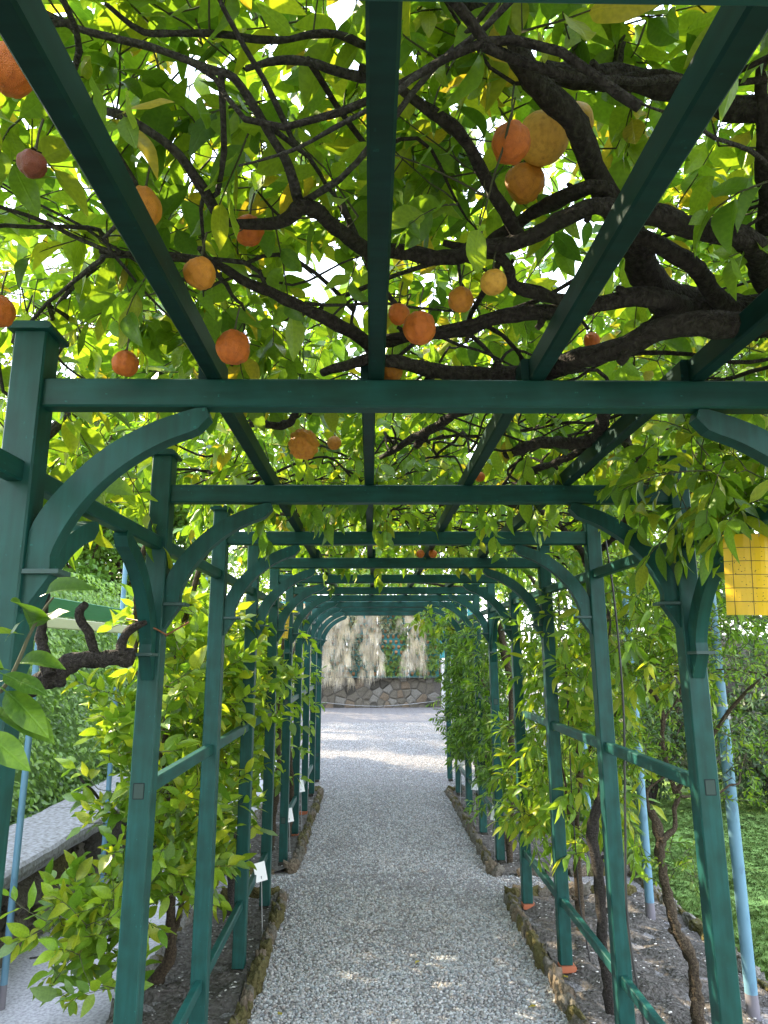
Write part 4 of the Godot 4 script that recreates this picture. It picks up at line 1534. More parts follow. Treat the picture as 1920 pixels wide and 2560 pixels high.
const STEMS := {
		"R1": [1.000,0.057,3.960,0.0252, 1.000,0.199,3.962,0.0254, 0.996,0.302,3.964,0.0256, 0.994,0.512,3.967,0.0259, 0.992,0.729,3.969,0.0287, 0.974,0.895,3.971,0.0290, 1.023,1.064,3.973,0.0268, 1.059,1.296,3.976,0.0247, 1.073,1.656,3.978,0.0228, 1.085,1.905,3.980,0.0218],
		"R2": [1.362,0.080,3.750,0.0306, 1.365,0.225,3.760,0.0293, 1.362,0.322,3.770,0.0273, 1.341,0.442,3.780,0.0265, 1.308,0.538,3.790,0.0244, 1.286,0.641,3.800,0.0234, 1.265,0.725,3.810,0.0224, 1.268,0.810,3.820,0.0214, 1.269,0.913,3.830,0.0264, 1.256,0.989,3.840,0.0218, 1.248,1.033,3.850,0.0182],
		"R2f": [1.274,0.903,3.800,0.0179, 1.324,0.944,3.810,0.0156, 1.359,0.981,3.820,0.0120, 1.367,1.047,3.830,0.0109, 1.388,1.097,3.840,0.0134, 1.394,1.124,3.850,0.0159],
		"R2g": [1.234,1.039,3.820,0.0097, 1.236,1.088,3.830,0.0073, 1.244,1.143,3.840,0.0073, 1.288,1.176,3.850,0.0055, 1.345,1.210,3.860,0.0043],
		"R2h": [1.382,1.129,3.850,0.0130, 1.358,1.232,3.856,0.0118, 1.354,1.307,3.862,0.0119, 1.349,1.477,3.869,0.0133, 1.346,1.567,3.875,0.0107, 1.311,1.639,3.881,0.0094, 1.277,1.658,3.888,0.0081, 1.367,1.717,3.894,0.0061, 1.467,1.730,3.900,0.0061],
		"R2i": [1.345,1.478,3.850,0.0080, 1.394,1.542,3.850,0.0067, 1.440,1.600,3.850,0.0060, 1.474,1.671,3.850,0.0054],
		"R2j": [1.351,1.129,3.700,0.0075, 1.461,1.134,3.733,0.0063, 1.579,1.140,3.767,0.0057, 1.638,1.177,3.800,0.0058, 1.707,1.178,3.833,0.0052, 1.744,1.235,3.867,0.0046, 1.809,1.300,3.900,0.0033],
		"L1": [-1.382,-0.015,4.350,0.0386, -1.345,0.120,4.343,0.0356, -1.279,0.232,4.336,0.0312, -1.273,0.376,4.329,0.0249, -1.274,0.527,4.321,0.0224, -1.292,0.650,4.314,0.0185, -1.332,0.794,4.307,0.0133, -1.362,0.920,4.300,0.0107],
		"L1b": [-1.274,0.309,4.350,0.0197, -1.237,0.415,4.333,0.0158, -1.230,0.528,4.317,0.0132, -1.252,0.654,4.300,0.0106],
		"L2": [-1.192,-0.093,5.400,0.0315, -1.153,0.125,5.389,0.0286, -1.141,0.274,5.378,0.0287, -1.146,0.617,5.367,0.0291, -1.230,0.741,5.356,0.0292, -1.230,0.972,5.344,0.0262, -1.214,1.192,5.333,0.0231, -1.183,1.478,5.322,0.0200, -1.178,1.804,5.311,0.0168, -1.223,2.103,5.300,0.0153],
		"L2b": [-1.213,0.742,5.350,0.0243, -1.107,0.822,5.325,0.0194, -1.010,0.947,5.300,0.0162],
		"L3": [-1.083,0.267,7.000,0.0322, -1.078,0.498,7.000,0.0299, -1.053,0.733,7.000,0.0276, -1.039,1.093,7.000,0.0229, -1.049,1.462,7.000,0.0206, -1.047,1.840,7.000,0.0182],
		"L3b": [-0.965,0.426,7.400,0.0237, -0.948,0.705,7.367,0.0238, -0.969,0.898,7.333,0.0186, -1.003,1.321,7.300,0.0160],
		"L0n": [-1.387,1.648,2.250,0.0308, -1.271,1.685,2.260,0.0311, -1.168,1.734,2.270,0.0314, -1.076,1.779,2.280,0.0288, -0.994,1.785,2.290,0.0276, -0.922,1.783,2.300,0.0292],
		"L0n2": [-1.157,1.743,2.250,0.0184, -1.195,1.827,2.263,0.0172, -1.221,1.928,2.275,0.0160, -1.223,2.002,2.287,0.0148, -1.246,2.094,2.300,0.0120],
		"L0n3": [-1.038,1.790,2.270,0.0158, -1.063,1.854,2.247,0.0143, -1.090,1.902,2.223,0.0142, -1.061,1.935,2.200,0.0113],
		"L0n4": [-0.959,1.784,2.280,0.0173, -0.970,1.828,2.303,0.0161, -0.952,1.870,2.327,0.0149, -0.905,1.896,2.350,0.0105],
		"Rbark": [0.998,0.182,6.500,0.0274, 1.018,0.641,6.500,0.0279, 1.053,1.214,6.500,0.0285, 1.080,1.608,6.500,0.0289, 1.020,1.912,6.500,0.0333],
}

func traced(key: String) -> Array:
	return four(OVERHEAD[key]) if OVERHEAD.has(key) else four(STEMS[key])

func build_trees() -> void:
	# the big old tree just outside the frame on the right: its dark limbs cross the near bays
	var a := tree("citrus_tree", "old citrus tree at near right whose thick dark limbs cross overhead to the left", P(1.30, 0, 1.62))
	limb(a, [Vector4(1.30, -0.02, 1.62, 0.085), Vector4(1.27, 0.7, 1.6, 0.07), Vector4(1.30, 1.4, 1.55, 0.066), Vector4(1.18, 2.0, 1.5, 0.066)], M.bark, "trunk")
	var fork := [Vector4(1.18, 1.98, 1.5, 0.062), Vector4(0.98, 2.30, 1.42, 0.052)]
	for key in ["R_main", "R_upper", "R_mid", "R_mid2", "R_arm", "R_sag", "R_low", "R_low2", "R_out", "R_out2", "R_out3", "R_up", "left_arm", "long_left", "long_left2", "long_left3", "long_left4"]:
		var pts := traced(key)
		if key in ["R_main", "R_upper"]:
			pts = fork + pts
		elif key == "R_sag":
			pts = [Vector4(0.98, 2.26, 1.42, 0.036)] + pts
		elif key == "R_low":
			pts = [Vector4(0.50, 2.49, 1.39, 0.022)] + pts
		elif key == "R_out":
			pts = [Vector4(0.305, 2.575, 1.185, 0.020)] + pts + [Vector4(0.86, 2.40, 1.38, 0.034)]
		elif key == "R_out2":
			pts = [Vector4(0.318, 2.55, 1.20, 0.016)] + pts + [Vector4(0.70, 2.44, 1.38, 0.020)]
		elif key == "R_low2":
			pts = [Vector4(0.27, 2.457, 1.29, 0.013)] + pts
		elif key in ["R_out3"]:
			pts = pts + [Vector4(0.86, 2.40, 1.38, 0.034)]
		limb(a, pts, M.bark_grey if key.begins_with("long") else M.bark, "branch", 0.22, 0.02)
	thin_branches(a, Vector3(-0.3, 2.44, 0.4), Vector3(1.4, 2.68, 2.4), 54, M.bark)
	thin_branches(a, Vector3(-0.95, 2.42, 0.5), Vector3(0.0, 2.66, 2.2), 44, M.bark_grey)
	leafy(a, Vector3(-0.20, 2.70, 0.30), Vector3(1.55, 3.40, 2.45), 640, "canopy", Vector3(0, 0.1, 0), 0.35, 0.22, 8)
	leafy(a, Vector3(-0.75, 2.68, 0.25), Vector3(0.10, 3.30, 1.9), 250, "canopy", Vector3(-0.2, 0.1, 0), 0.35, 0.22, 8)
	leafy(a, Vector3(-0.7, 2.48, 0.8), Vector3(1.2, 2.66, 2.5), 70, "canopy", Vector3.ZERO, 0.5, 0.2, 7)
	leafy(a, Vector3(0.72, 2.16, 1.85), Vector3(1.25, 2.55, 2.40), 74, "hang", Vector3(-0.3, -0.1, 0.2), 0.5, 0.2, 8)
	leafy(a, Vector3(0.80, 2.05, 1.95), Vector3(1.15, 2.30, 2.38), 20, "peach", Vector3(-0.4, -0.2, 0.2), 0.6, 0.2, 8)
	leafy(a, Vector3(-0.2, 2.55, -2.6), Vector3(1.6, 3.2, 0.1), 330, "canopy", Vector3.ZERO, 0.4, 0.22, 8)
	leafy(a, Vector3(1.0, 0.3, -2.6), Vector3(1.6, 2.4, 0.9), 330, "peach", Vector3.ZERO, 0.4, 0.22, 8)
	finish(a, 300)
	# near left tree
	var b := tree("citrus_tree", "citrus tree at near left with a sawn-off limb against the second post", P(-1.45, 0, 2.15))
	limb(b, [Vector4(-1.45, -0.03, 2.15, 0.05), Vector4(-1.50, 0.7, 2.2, 0.044), Vector4(-1.44, 1.3, 2.22, 0.042), Vector4(-1.40, 1.65, 2.25, 0.036)], M.bark, "trunk")
	for key in ["L0n", "L0n2", "L0n3", "L0n4"]:
		limb(b, traced(key), M.bark, "branch", 0.5, 0.02)
	limb(b, [Vector4(-1.40, 1.62, 2.25, 0.030), Vector4(-1.45, 2.1, 2.1, 0.026), Vector4(-1.2, 2.5, 1.7, 0.020), Vector4(-0.95, 2.62, 1.2, 0.014), Vector4(-0.8, 2.66, 0.7, 0.008)], M.bark_grey)
	limb(b, [Vector4(-1.44, 2.1, 2.1, 0.024), Vector4(-1.15, 2.55, 2.2, 0.018), Vector4(-0.75, 2.58, 2.2, 0.012), Vector4(-0.35, 2.55, 2.1, 0.006)], M.bark_grey)
	limb(b, [Vector4(-1.20, 2.05, 2.3, 0.013), Vector4(-1.22, 2.35, 2.15, 0.011), Vector4(-1.05, 2.6, 1.75, 0.009), Vector4(-0.80, 2.68, 1.5, 0.005)], M.bark_grey)
	limb(b, [Vector4(-1.40, 1.70, 2.2, 0.020), Vector4(-1.25, 1.75, 1.7, 0.014), Vector4(-1.0, 1.72, 1.3, 0.008), Vector4(-0.80, 1.70, 1.13, 0.004)], M.bark_grey)
	leafy(b, Vector3(-1.45, 2.55, 0.9), Vector3(-0.35, 3.2, 2.4), 270, "canopy", Vector3(-0.1, 0.1, 0), 0.4, 0.22, 8)
	leafy(b, Vector3(-1.40, 2.22, 1.8), Vector3(-0.98, 2.50, 2.9), 50, "lemon", Vector3(0, -0.1, 0), 0.5, 0.2, 7)
	leafy(b, Vector3(-1.5, 2.40, 0.2), Vector3(-0.72, 2.9, 1.2), 36, "canopy", Vector3(-0.1, 0.1, 0), 0.45, 0.22, 8)
	leafy(b, Vector3(-1.5, 2.55, -2.6), Vector3(-0.1, 3.2, 0.1), 280, "canopy", Vector3.ZERO, 0.4, 0.22, 8)
	leafy(b, Vector3(-1.6, 0.3, -2.6), Vector3(-1.05, 2.4, 0.6), 300, "lemon", Vector3.ZERO, 0.3, 0.22, 8)
	spray(b)
	finish(b, 260)
	# left row
	var c := tree("citrus_tree", "yellow green citrus left, its forked stem standing between second and third post", P(-1.36, 0, 4.35))
	limb(c, traced("L1") + [Vector4(-1.36, 1.4, 4.25, 0.018), Vector4(-1.25, 2.0, 4.1, 0.016), Vector4(-1.0, 2.5, 3.9, 0.013), Vector4(-0.4, 2.55, 3.6, 0.007)], M.bark_brown, "trunk")
	limb(c, traced("L1b") + [Vector4(-1.3, 1.1, 4.2, 0.012), Vector4(-1.4, 1.8, 3.8, 0.011), Vector4(-1.2, 2.45, 3.3, 0.010), Vector4(-0.6, 2.55, 2.9, 0.006)], M.bark_brown)
	limb(c, [Vector4(-1.28, 0.35, 4.33, 0.012), Vector4(-1.55, 0.42, 4.0, 0.008), Vector4(-1.78, 0.42, 3.75, 0.004)], M.bark_grey)
	limb(c, [Vector4(-1.30, 0.7, 4.3, 0.014), Vector4(-1.55, 1.0, 4.1, 0.010), Vector4(-1.7, 1.25, 3.9, 0.005)], M.bark_grey)
	limb(c, [Vector4(-1.33, 0.8, 4.3, 0.012), Vector4(-1.45, 1.1, 4.6, 0.010), Vector4(-1.5, 1.5, 4.9, 0.005)], M.bark_grey)
	leafy(c, Vector3(-1.52, 0.45, 3.65), Vector3(-1.02, 2.0, 4.9), 330, "lemon", Vector3(-0.25, 0.45, 0.1), 0.05, 0.2, 9, 0.6)
	leafy(c, Vector3(-1.66, 0.20, 3.45), Vector3(-1.25, 0.60, 4.0), 44, "lemon", Vector3(-0.6, 0.3, 0.2), 0.05, 0.2, 9, 0.6)
	leafy(c, Vector3(-1.25, 0.5, 3.5), Vector3(-0.97, 1.9, 4.8), 60, "lemon", Vector3(0.2, 0.4, 0.1), 0.05, 0.16, 8, 0.6)
	thin_branches(c, Vector3(-1.2, 2.42, 2.4), Vector3(0.1, 2.60, 4.9), 60, M.bark)
	leafy(c, Vector3(-1.35, 2.58, 2.4), Vector3(0.05, 3.15, 5.0), 520, "canopy", Vector3.ZERO, 0.4, 0.22, 8)
	leafy(c, Vector3(-0.85, 2.38, 2.5), Vector3(0.05, 2.52, 3.4), 34, "hang", Vector3(0, -0.4, 0), 0.8, 0.2, 7)
	finish(c, 300)
	var e := tree("citrus_tree", "citrus left with a twisting grey stem between third and fourth post", P(-1.19, 0, 5.4))
	limb(e, traced("L2") + [Vector4(-1.0, 2.5, 5.2, 0.009), Vector4(-0.3, 2.56, 5.0, 0.005)], M.bark_grey, "trunk")
	limb(e, traced("L2b"), M.bark_grey)
	limb(e, [Vector4(-1.2, 1.3, 5.3, 0.010), Vector4(-1.35, 1.8, 5.6, 0.009), Vector4(-1.2, 2.5, 5.9, 0.008), Vector4(-0.5, 2.57, 6.2, 0.005)], M.bark_grey)
	leafy(e, Vector3(-1.5, 0.7, 4.8), Vector3(-1.0, 2.15, 6.0), 230, "lemon", Vector3(0.05, 0.35, 0.1), 0.1, 0.2, 8, 0.6)
	leafy(e, Vector3(-1.4, 0.25, 4.7), Vector3(-1.05, 0.8, 5.6), 30, "lemon", Vector3(0.1, 0.1, 0.1), 0.3, 0.16, 7)
	leafy(e, Vector3(-1.05, 1.2, 4.95), Vector3(-0.86, 1.75, 5.9), 26, "lemon", Vector3(0.4, 0.1, 0.3), 0.35, 0.16, 7)
	leafy(e, Vector3(-1.35, 2.50, 5.0), Vector3(0.05, 3.0, 6.9), 250, "canopy", Vector3.ZERO, 0.4, 0.22, 8)
	leafy(e, Vector3(-0.7, 2.36, 4.3), Vector3(0.2, 2.50, 5.0), 14, "hang", Vector3(0, -0.4, 0), 0.8, 0.2, 7)
	finish(e, 220)
	var f := tree("citrus_tree", "citrus left beside the gap in the bed, with a straight brown stem", P(-1.08, 0, 7.0))
	limb(f, [Vector4(-1.10, -0.03, 7.0, 0.036)] + traced("L3") + [Vector4(-0.9, 2.5, 7.0, 0.012), Vector4(-0.3, 2.58, 6.9, 0.006)], M.bark_brown, "trunk")
	leafy(f, Vector3(-1.7, 0.6, 6.3), Vector3(-0.95, 2.1, 7.5), 190, "lemon", Vector3(0.1, 0.1, 0.1), 0.3, 0.2, 8)
	leafy(f, Vector3(-1.35, 2.52, 6.9), Vector3(0.05, 2.9, 8.6), 120, "canopy", Vector3.ZERO, 0.4, 0.22, 8)
	finish(f, 90)
	var h := tree("citrus_tree", "slender citrus left, in the farther bed near its end", P(-0.96, 0, 7.4))
	limb(h, [Vector4(-0.97, -0.03, 7.42, 0.024)] + traced("L3b") + [Vector4(-1.0, 1.9, 7.6, 0.014), Vector4(-0.8, 2.5, 8.2, 0.010), Vector4(-0.3, 2.58, 8.6, 0.005)], M.bark_brown, "trunk")
	leafy(h, Vector3(-1.65, 0.6, 7.6), Vector3(-0.95, 2.1, 9.6), 190, "lemon", Vector3(0.1, 0.1, 0.1), 0.3, 0.2, 8)
	leafy(h, Vector3(-1.35, 2.52, 8.6), Vector3(0.05, 2.9, 10.6), 110, "canopy", Vector3.ZERO, 0.4, 0.22, 8)
	finish(h, 70)
	# right row
	var r1 := tree("citrus_tree", "citrus right with a smooth dark upright stem beside the third post", P(1.0, 0, 3.96))
	limb(r1, [Vector4(1.0, -0.04, 3.95, 0.03)] + traced("R1") + [Vector4(1.02, 2.3, 3.9, 0.02), Vector4(0.75, 2.52, 3.6, 0.017), Vector4(0.3, 2.55, 3.3, 0.01)], M.bark, "trunk")
	limb(r1, [Vector4(1.02, 2.3, 3.9, 0.018), Vector4(1.1, 2.55, 3.2, 0.018), Vector4(0.8, 2.6, 2.6, 0.018), Vector4(0.57, 2.42, 1.98, 0.017)], M.bark)
	for key in ["bay2_a", "bay2_b", "bay2_c", "bay2_d", "bay2_e"]:
		limb(r1, traced(key), M.bark, "branch", 0.4, 0.02)
	limb(r1, [Vector4(1.05, 1.7, 3.98, 0.014), Vector4(1.2, 2.1, 4.2, 0.012), Vector4(0.9, 2.5, 4.5, 0.010), Vector4(0.3, 2.56, 4.7, 0.005)], M.bark)
	thin_branches(r1, Vector3(0.0, 2.42, 2.4), Vector3(1.4, 2.60, 4.9), 70, M.bark)
	leafy(r1, Vector3(0.0, 2.58, 2.45), Vector3(1.65, 3.3, 5.1), 700, "canopy", Vector3.ZERO, 0.4, 0.22, 8)
	leafy(r1, Vector3(0.05, 2.36, 2.5), Vector3(0.95, 2.52, 3.4), 36, "hang", Vector3(0, -0.4, 0), 0.8, 0.2, 7)
	leafy(r1, Vector3(0.95, 1.55, 3.6), Vector3(1.7, 2.45, 5.0), 170, "peach", Vector3(0, -0.1, 0.1), 0.5, 0.22, 8)
	finish(r1, 260)
	var r2 := tree("small_leaved_citrus", "gnarled small-leaved citrus with a forked mossy brown stem behind the near right post", P(1.362, 0, 3.75), "")
	limb(r2, [Vector4(1.365, -0.04, 3.75, 0.038)] + traced("R2"), M.bark_brown, "trunk", 0.7)
	for key in ["R2f", "R2g", "R2h", "R2i", "R2j"]:
		limb(r2, traced(key), M.bark_brown, "branch", 0.5, 0.02)
	limb(r2, [Vector4(1.39, 1.12, 3.85, 0.012), Vector4(1.6, 1.5, 3.7, 0.010), Vector4(1.75, 1.72, 3.5, 0.007), Vector4(1.9, 1.8, 3.3, 0.004)], M.bark_brown)
	limb(r2, [Vector4(1.37, 1.72, 3.9, 0.006), Vector4(1.6, 1.74, 3.7, 0.005), Vector4(1.9, 1.7, 3.5, 0.003)], M.bark_brown)
	leafy(r2, Vector3(1.25, 1.55, 3.3), Vector3(2.1, 2.25, 4.4), 420, "myrtle", Vector3.ZERO, 0.1, 0.15, 13, 0.8)
	leafy(r2, Vector3(1.45, 1.0, 3.5), Vector3(1.95, 1.4, 4.2), 80, "myrtle", Vector3.ZERO, 0.1, 0.13, 13, 0.8)
	leafy(r2, Vector3(1.05, 1.15, 3.7), Vector3(1.42, 1.35, 4.0), 34, "myrtle", Vector3.ZERO, 0.1, 0.12, 12, 0.8)
	leafy(r2, Vector3(1.18, 0.58, 3.75), Vector3(1.48, 0.78, 3.95), 20, "myrtle", Vector3.ZERO, 0.1, 0.10, 12, 0.8)
	finish(r2, 300)
	var r3 := tree("citrus_tree", "citrus right with long narrow drooping leaves behind the third and fourth posts", P(1.18, 0, 5.0))
	limb(r3, [Vector4(1.18, -0.04, 5.0, 0.030), Vector4(1.16, 0.6, 5.02, 0.026), Vector4(1.22, 1.2, 5.0, 0.022), Vector4(1.15, 1.8, 5.1, 0.019), Vector4(1.0, 2.45, 5.3, 0.014), Vector4(0.4, 2.56, 5.6, 0.007)], M.bark_brown, "trunk")
	limb(r3, [Vector4(1.2, 1.1, 5.0, 0.014), Vector4(1.45, 1.5, 4.8, 0.010), Vector4(1.6, 1.9, 4.6, 0.006)], M.bark_brown)
	limb(r3, [Vector4(1.17, 0.6, 5.0, 0.012), Vector4(1.05, 0.95, 4.75, 0.009), Vector4(1.0, 1.25, 4.6, 0.005)], M.bark_brown)
	leafy(r3, Vector3(0.98, 0.55, 4.4), Vector3(1.5, 2.0, 5.9), 280, "peach", Vector3(-0.15, 0.05, 0.2), 0.5, 0.2, 9)
	leafy(r3, Vector3(0.84, 0.50, 4.9), Vector3(1.15, 1.15, 5.9), 96, "peach", Vector3(-0.3, 0.0, 0.2), 0.5, 0.18, 9)
	leafy(r3, Vector3(0.0, 2.54, 5.1), Vector3(1.6, 3.1, 7.0), 340, "canopy", Vector3.ZERO, 0.4, 0.22, 8)
	leafy(r3, Vector3(0.1, 2.36, 4.4), Vector3(0.9, 2.50, 5.2), 16, "hang", Vector3(0, -0.4, 0), 0.8, 0.2, 7)
	finish(r3, 260)
	var r4 := tree("leafy_climber", "dense green leafy citrus grown through the right side rails at the farther bed", P(1.05, 0, 6.8), "")
	limb(r4, [Vector4(1.0, -0.04, 6.5, 0.03)] + traced("Rbark") + [Vector4(0.9, 2.4, 6.6, 0.022), Vector4(0.5, 2.55, 6.8, 0.012), Vector4(0.1, 2.6, 7.0, 0.006)], M.bark_brown, "trunk")
	limb(r4, [Vector4(1.0, 0.2, 6.5, 0.016), Vector4(0.98, 0.7, 7.2, 0.012), Vector4(0.95, 1.3, 8.0, 0.009), Vector4(0.95, 1.8, 8.8, 0.005)], M.bark_brown)
	limb(r4, [Vector4(1.04, 1.2, 6.5, 0.016), Vector4(0.95, 1.6, 7.3, 0.012), Vector4(0.9, 2.1, 8.2, 0.009), Vector4(0.75, 2.3, 9.0, 0.005)], M.bark_brown)
	leafy(r4, Vector3(0.84, 0.55, 6.55), Vector3(1.20, 2.0, 9.3), 800, "vine", Vector3(-0.25, 0.05, 0.3), 0.45, 0.16, 10)
	leafy(r4, Vector3(0.72, 0.62, 7.6), Vector3(0.95, 1.90, 9.6), 260, "vine", Vector3(-0.2, 0.0, 0.3), 0.45, 0.14, 9)
	leafy(r4, Vector3(0.40, 2.0, 8.0), Vector3(0.95, 2.34, 9.6), 40, "hang", Vector3(-0.1, -0.2, 0.2), 0.6, 0.18, 8)
	leafy(r4, Vector3(0.84, 0.15, 6.5), Vector3(1.1, 0.6, 8.2), 26, "vine", Vector3(-0.1, 0.1, 0.2), 0.3, 0.14, 8)
	leafy(r4, Vector3(0.0, 2.54, 7.0), Vector3(1.9, 2.98, 9.0), 170, "canopy", Vector3.ZERO, 0.4, 0.22, 8)
	finish(r4, 240)
	var r5 := tree("citrus_tree", "last citrus on the right, its foliage closing the far end of the pergola roof", P(1.15, 0, 9.2))
	limb(r5, [Vector4(1.15, -0.04, 9.2, 0.03), Vector4(1.1, 1.0, 9.2, 0.026), Vector4(1.1, 2.0, 9.3, 0.022), Vector4(0.8, 2.5, 9.5, 0.016), Vector4(0.2, 2.6, 9.8, 0.008)], M.bark_brown, "trunk")
	leafy(r5, Vector3(0.95, 0.5, 9.0), Vector3(1.6, 2.2, 10.0), 110, "vine", Vector3.ZERO, 0.4, 0.18, 9)
	leafy(r5, Vector3(0.0, 2.54, 9.0), Vector3(1.7, 2.95, 10.6), 120, "canopy", Vector3.ZERO, 0.4, 0.22, 8)
	finish(r5, 40)

# the spray of large leaves at the near left, in front of the first post
func spray(T: Dictionary) -> void:
	limb(T, [Vector4(-0.80, 1.70, 1.13, 0.004), Vector4(-0.745, 1.71, 1.12, 0.0034), Vector4(-0.722, 1.765, 1.12, 0.003), Vector4(-0.700, 1.82, 1.12, 0.0024), Vector4(-0.682, 1.85, 1.12, 0.0016)], M.twig, "branch", 0.1, 0.02)
	var ends := [
		[-0.719, 1.796, -0.762, 1.800, 3], [-0.715, 1.800, -0.688, 1.866, 0], [-0.708, 1.815, -0.745, 1.790, 0], [-0.680, 1.852, -0.606, 1.880, 0], [-0.705, 1.812, -0.636, 1.832, 0],
		[-0.735, 1.738, -0.650, 1.706, 0], [-0.736, 1.742, -0.786, 1.760, 0], [-0.735, 1.715, -0.644, 1.660, 0], [-0.748, 1.690, -0.640, 1.645, 0], [-0.752, 1.655, -0.672, 1.596, 0], [-0.742, 1.726, -0.792, 1.715, 0], [-0.728, 1.752, -0.655, 1.762, 0],
	]
	for q in ends:
		var a := Vector3(q[0], q[1], -1.12 - rng.randf_range(-0.03, 0.03))
		var b := Vector3(q[2], q[3], -1.12 + rng.randf_range(-0.01, 0.06))
		put_leaf(T, a, b - a, Vector3(rng.randf_range(-0.5, 0.5), 0.75, 0.6), a.distance_to(b) * 0.95, rng.randi() % 4, q[4], "lemon")

# ---------------------------------------------------------------- fruit
func build_fruit() -> void:
	# x, height in the world, depth, radius, colour, how warty, how tall
	var list := [
		[-0.623, 2.460, 0.741, 0.0296, "orange", 0.05, 1.05, "large deep orange fruit at the top left edge, beside the first rafter"],
		[-0.634, 2.403, 0.837, 0.0180, "withered", 0.10, 1.0, "small withered dark red fruit hanging against the white sky at left"],
		[-0.537, 2.447, 0.990, 0.0270, "golden", 0.05, 1.25, "long golden fruit half hidden behind the left rafter"],
		[-0.409, 2.542, 1.185, 0.0281, "orange", 0.05, 1.0, "round orange fruit touching the sawn stub of a limb, left of the middle rafter"],
		[-0.467, 2.389, 1.080, 0.0263, "golden", 0.05, 1.0, "yellow orange fruit just right of the left rafter, below a thin branch"],
		[-0.443, 2.344, 1.264, 0.0318, "orange", 0.08, 1.06, "ribbed orange fruit hanging lowest, above the first crossbeam"],
		[-0.694, 2.368, 1.392, 0.0270, "orange", 0.06, 1.0, "orange fruit among leaves above the first crossbeam, left of the left rafter"],
		[-0.861, 2.382, 1.200, 0.0288, "orange", 0.05, 1.0, "orange fruit cut by the left edge above the post cap"],
		[0.047, 2.572, 0.989, 0.0310, "orange", 0.06, 1.1, "deep orange fruit behind a leaf, left of the biggest yellow fruit"],
		[0.130, 2.675, 1.100, 0.0465, "yellow_orange", 0.05, 0.97, "biggest fruit, pale yellow orange, under the thick dark limb"],
		[0.235, 2.824, 1.225, 0.0356, "yellow_orange", 0.05, 1.0, "pale fruit mostly hidden behind the thick dark limb"],
		[0.106, 2.626, 1.155, 0.0354, "golden", 0.09, 1.0, "golden warty fruit crossed by a branch, below the deep orange one"],
		[-0.092, 2.352, 1.197, 0.0300, "orange", 0.04, 1.03, "smooth orange fruit right of the middle rafter, with a dry flower at its top"],
		[-0.123, 2.456, 1.339, 0.0220, "orange", 0.06, 1.0, "fruit half hidden behind the smooth orange one by the middle rafter"],
		[-0.003, 2.455, 1.279, 0.0250, "golden", 0.04, 1.0, "matt golden fruit crossed by an upright branch"],
		[0.050, 2.453, 1.210, 0.0250, "yellow_orange", 0.04, 0.95, "yellow fruit under a twisted branch in the middle of the right bay"],
		[-0.135, 2.400, 1.495, 0.0271, "golden", 0.04, 1.0, "fruit peeping over the first crossbeam next to the middle rafter"],
		[-0.367, 2.351, 1.880, 0.0400, "golden", 0.16, 1.0, "very warty golden fruit hanging in the second bay"],
		[-0.306, 2.503, 2.330, 0.0240, "golden", 0.05, 1.0, "small fruit behind a leaf, right of the warty one"],
		[0.371, 2.544, 1.632, 0.0200, "orange", 0.05, 1.0, "small orange fruit between dark limbs above the first crossbeam, right"],
		[0.273, 2.527, 2.847, 0.0210, "orange", 0.05, 1.0, "small orange fruit above the second crossbeam"],
		[0.108, 2.411, 4.109, 0.0244, "orange", 0.05, 1.0, "far orange fruit above the fourth crossbeam, left of a pair"],
		[0.182, 2.411, 4.109, 0.0244, "orange", 0.05, 1.0, "far orange fruit above the fourth crossbeam, right of a pair"],
	]
	var f := FastNoiseLite.new()
	f.noise_type = FastNoiseLite.TYPE_PERLIN
	f.frequency = 1.7
	f.fractal_octaves = 2
	var i := 0
	for a in list:
		i += 1
		f.seed = 100 + i
		f.frequency = 3.0 if a[5] > 0.12 else 1.1
		var at := Vector3(a[0], a[1], -a[2])
		var o := thing("citrus_fruit", a[7], "fruit", at, "citrus fruits hanging in the pergola roof")
		var mb := MB.new()
		mb.lump(Vector3.ZERO, Vector3(a[3], a[3] * a[6], a[3]), f, a[5] * 2.2, 22, 40, 1.0, Vector3.ZERO, 0.045 if a[4] != "yellow_orange" else 0.014)
		var skin := obj("peel", mb.done(), M[a[4]], o)
		skin.rotation = Vector3(rng.randf_range(-0.3, 0.3), rng.randf() * TAU, rng.randf_range(-0.3, 0.3))
		var st := MB.new()
		var top := Vector3(0, a[3] * a[6] * 0.95, 0)
		st.tube([top - Vector3(0, 0.002, 0), top + Vector3(0.002, 0.012, 0), top + Vector3(0.004, 0.028, 0.002), top + Vector3(0.009, 0.05, 0.004)], [0.004, 0.0018, 0.0016, 0.0018], 6)
		obj("stalk", st.done(), M.twig, o)
		var cx := MB.new()
		for k in 5:
			var an := TAU * k / 5.0
			var dv := Vector3(cos(an), 0.1, sin(an))
			cx.quad(top, top + dv * 0.007 + Vector3(-dv.z, 0, dv.x) * 0.004, top + dv * 0.011, top + dv * 0.007 - Vector3(-dv.z, 0, dv.x) * 0.004, Vector3.UP)
		obj("calyx", cx.done(), M.calyx, o)

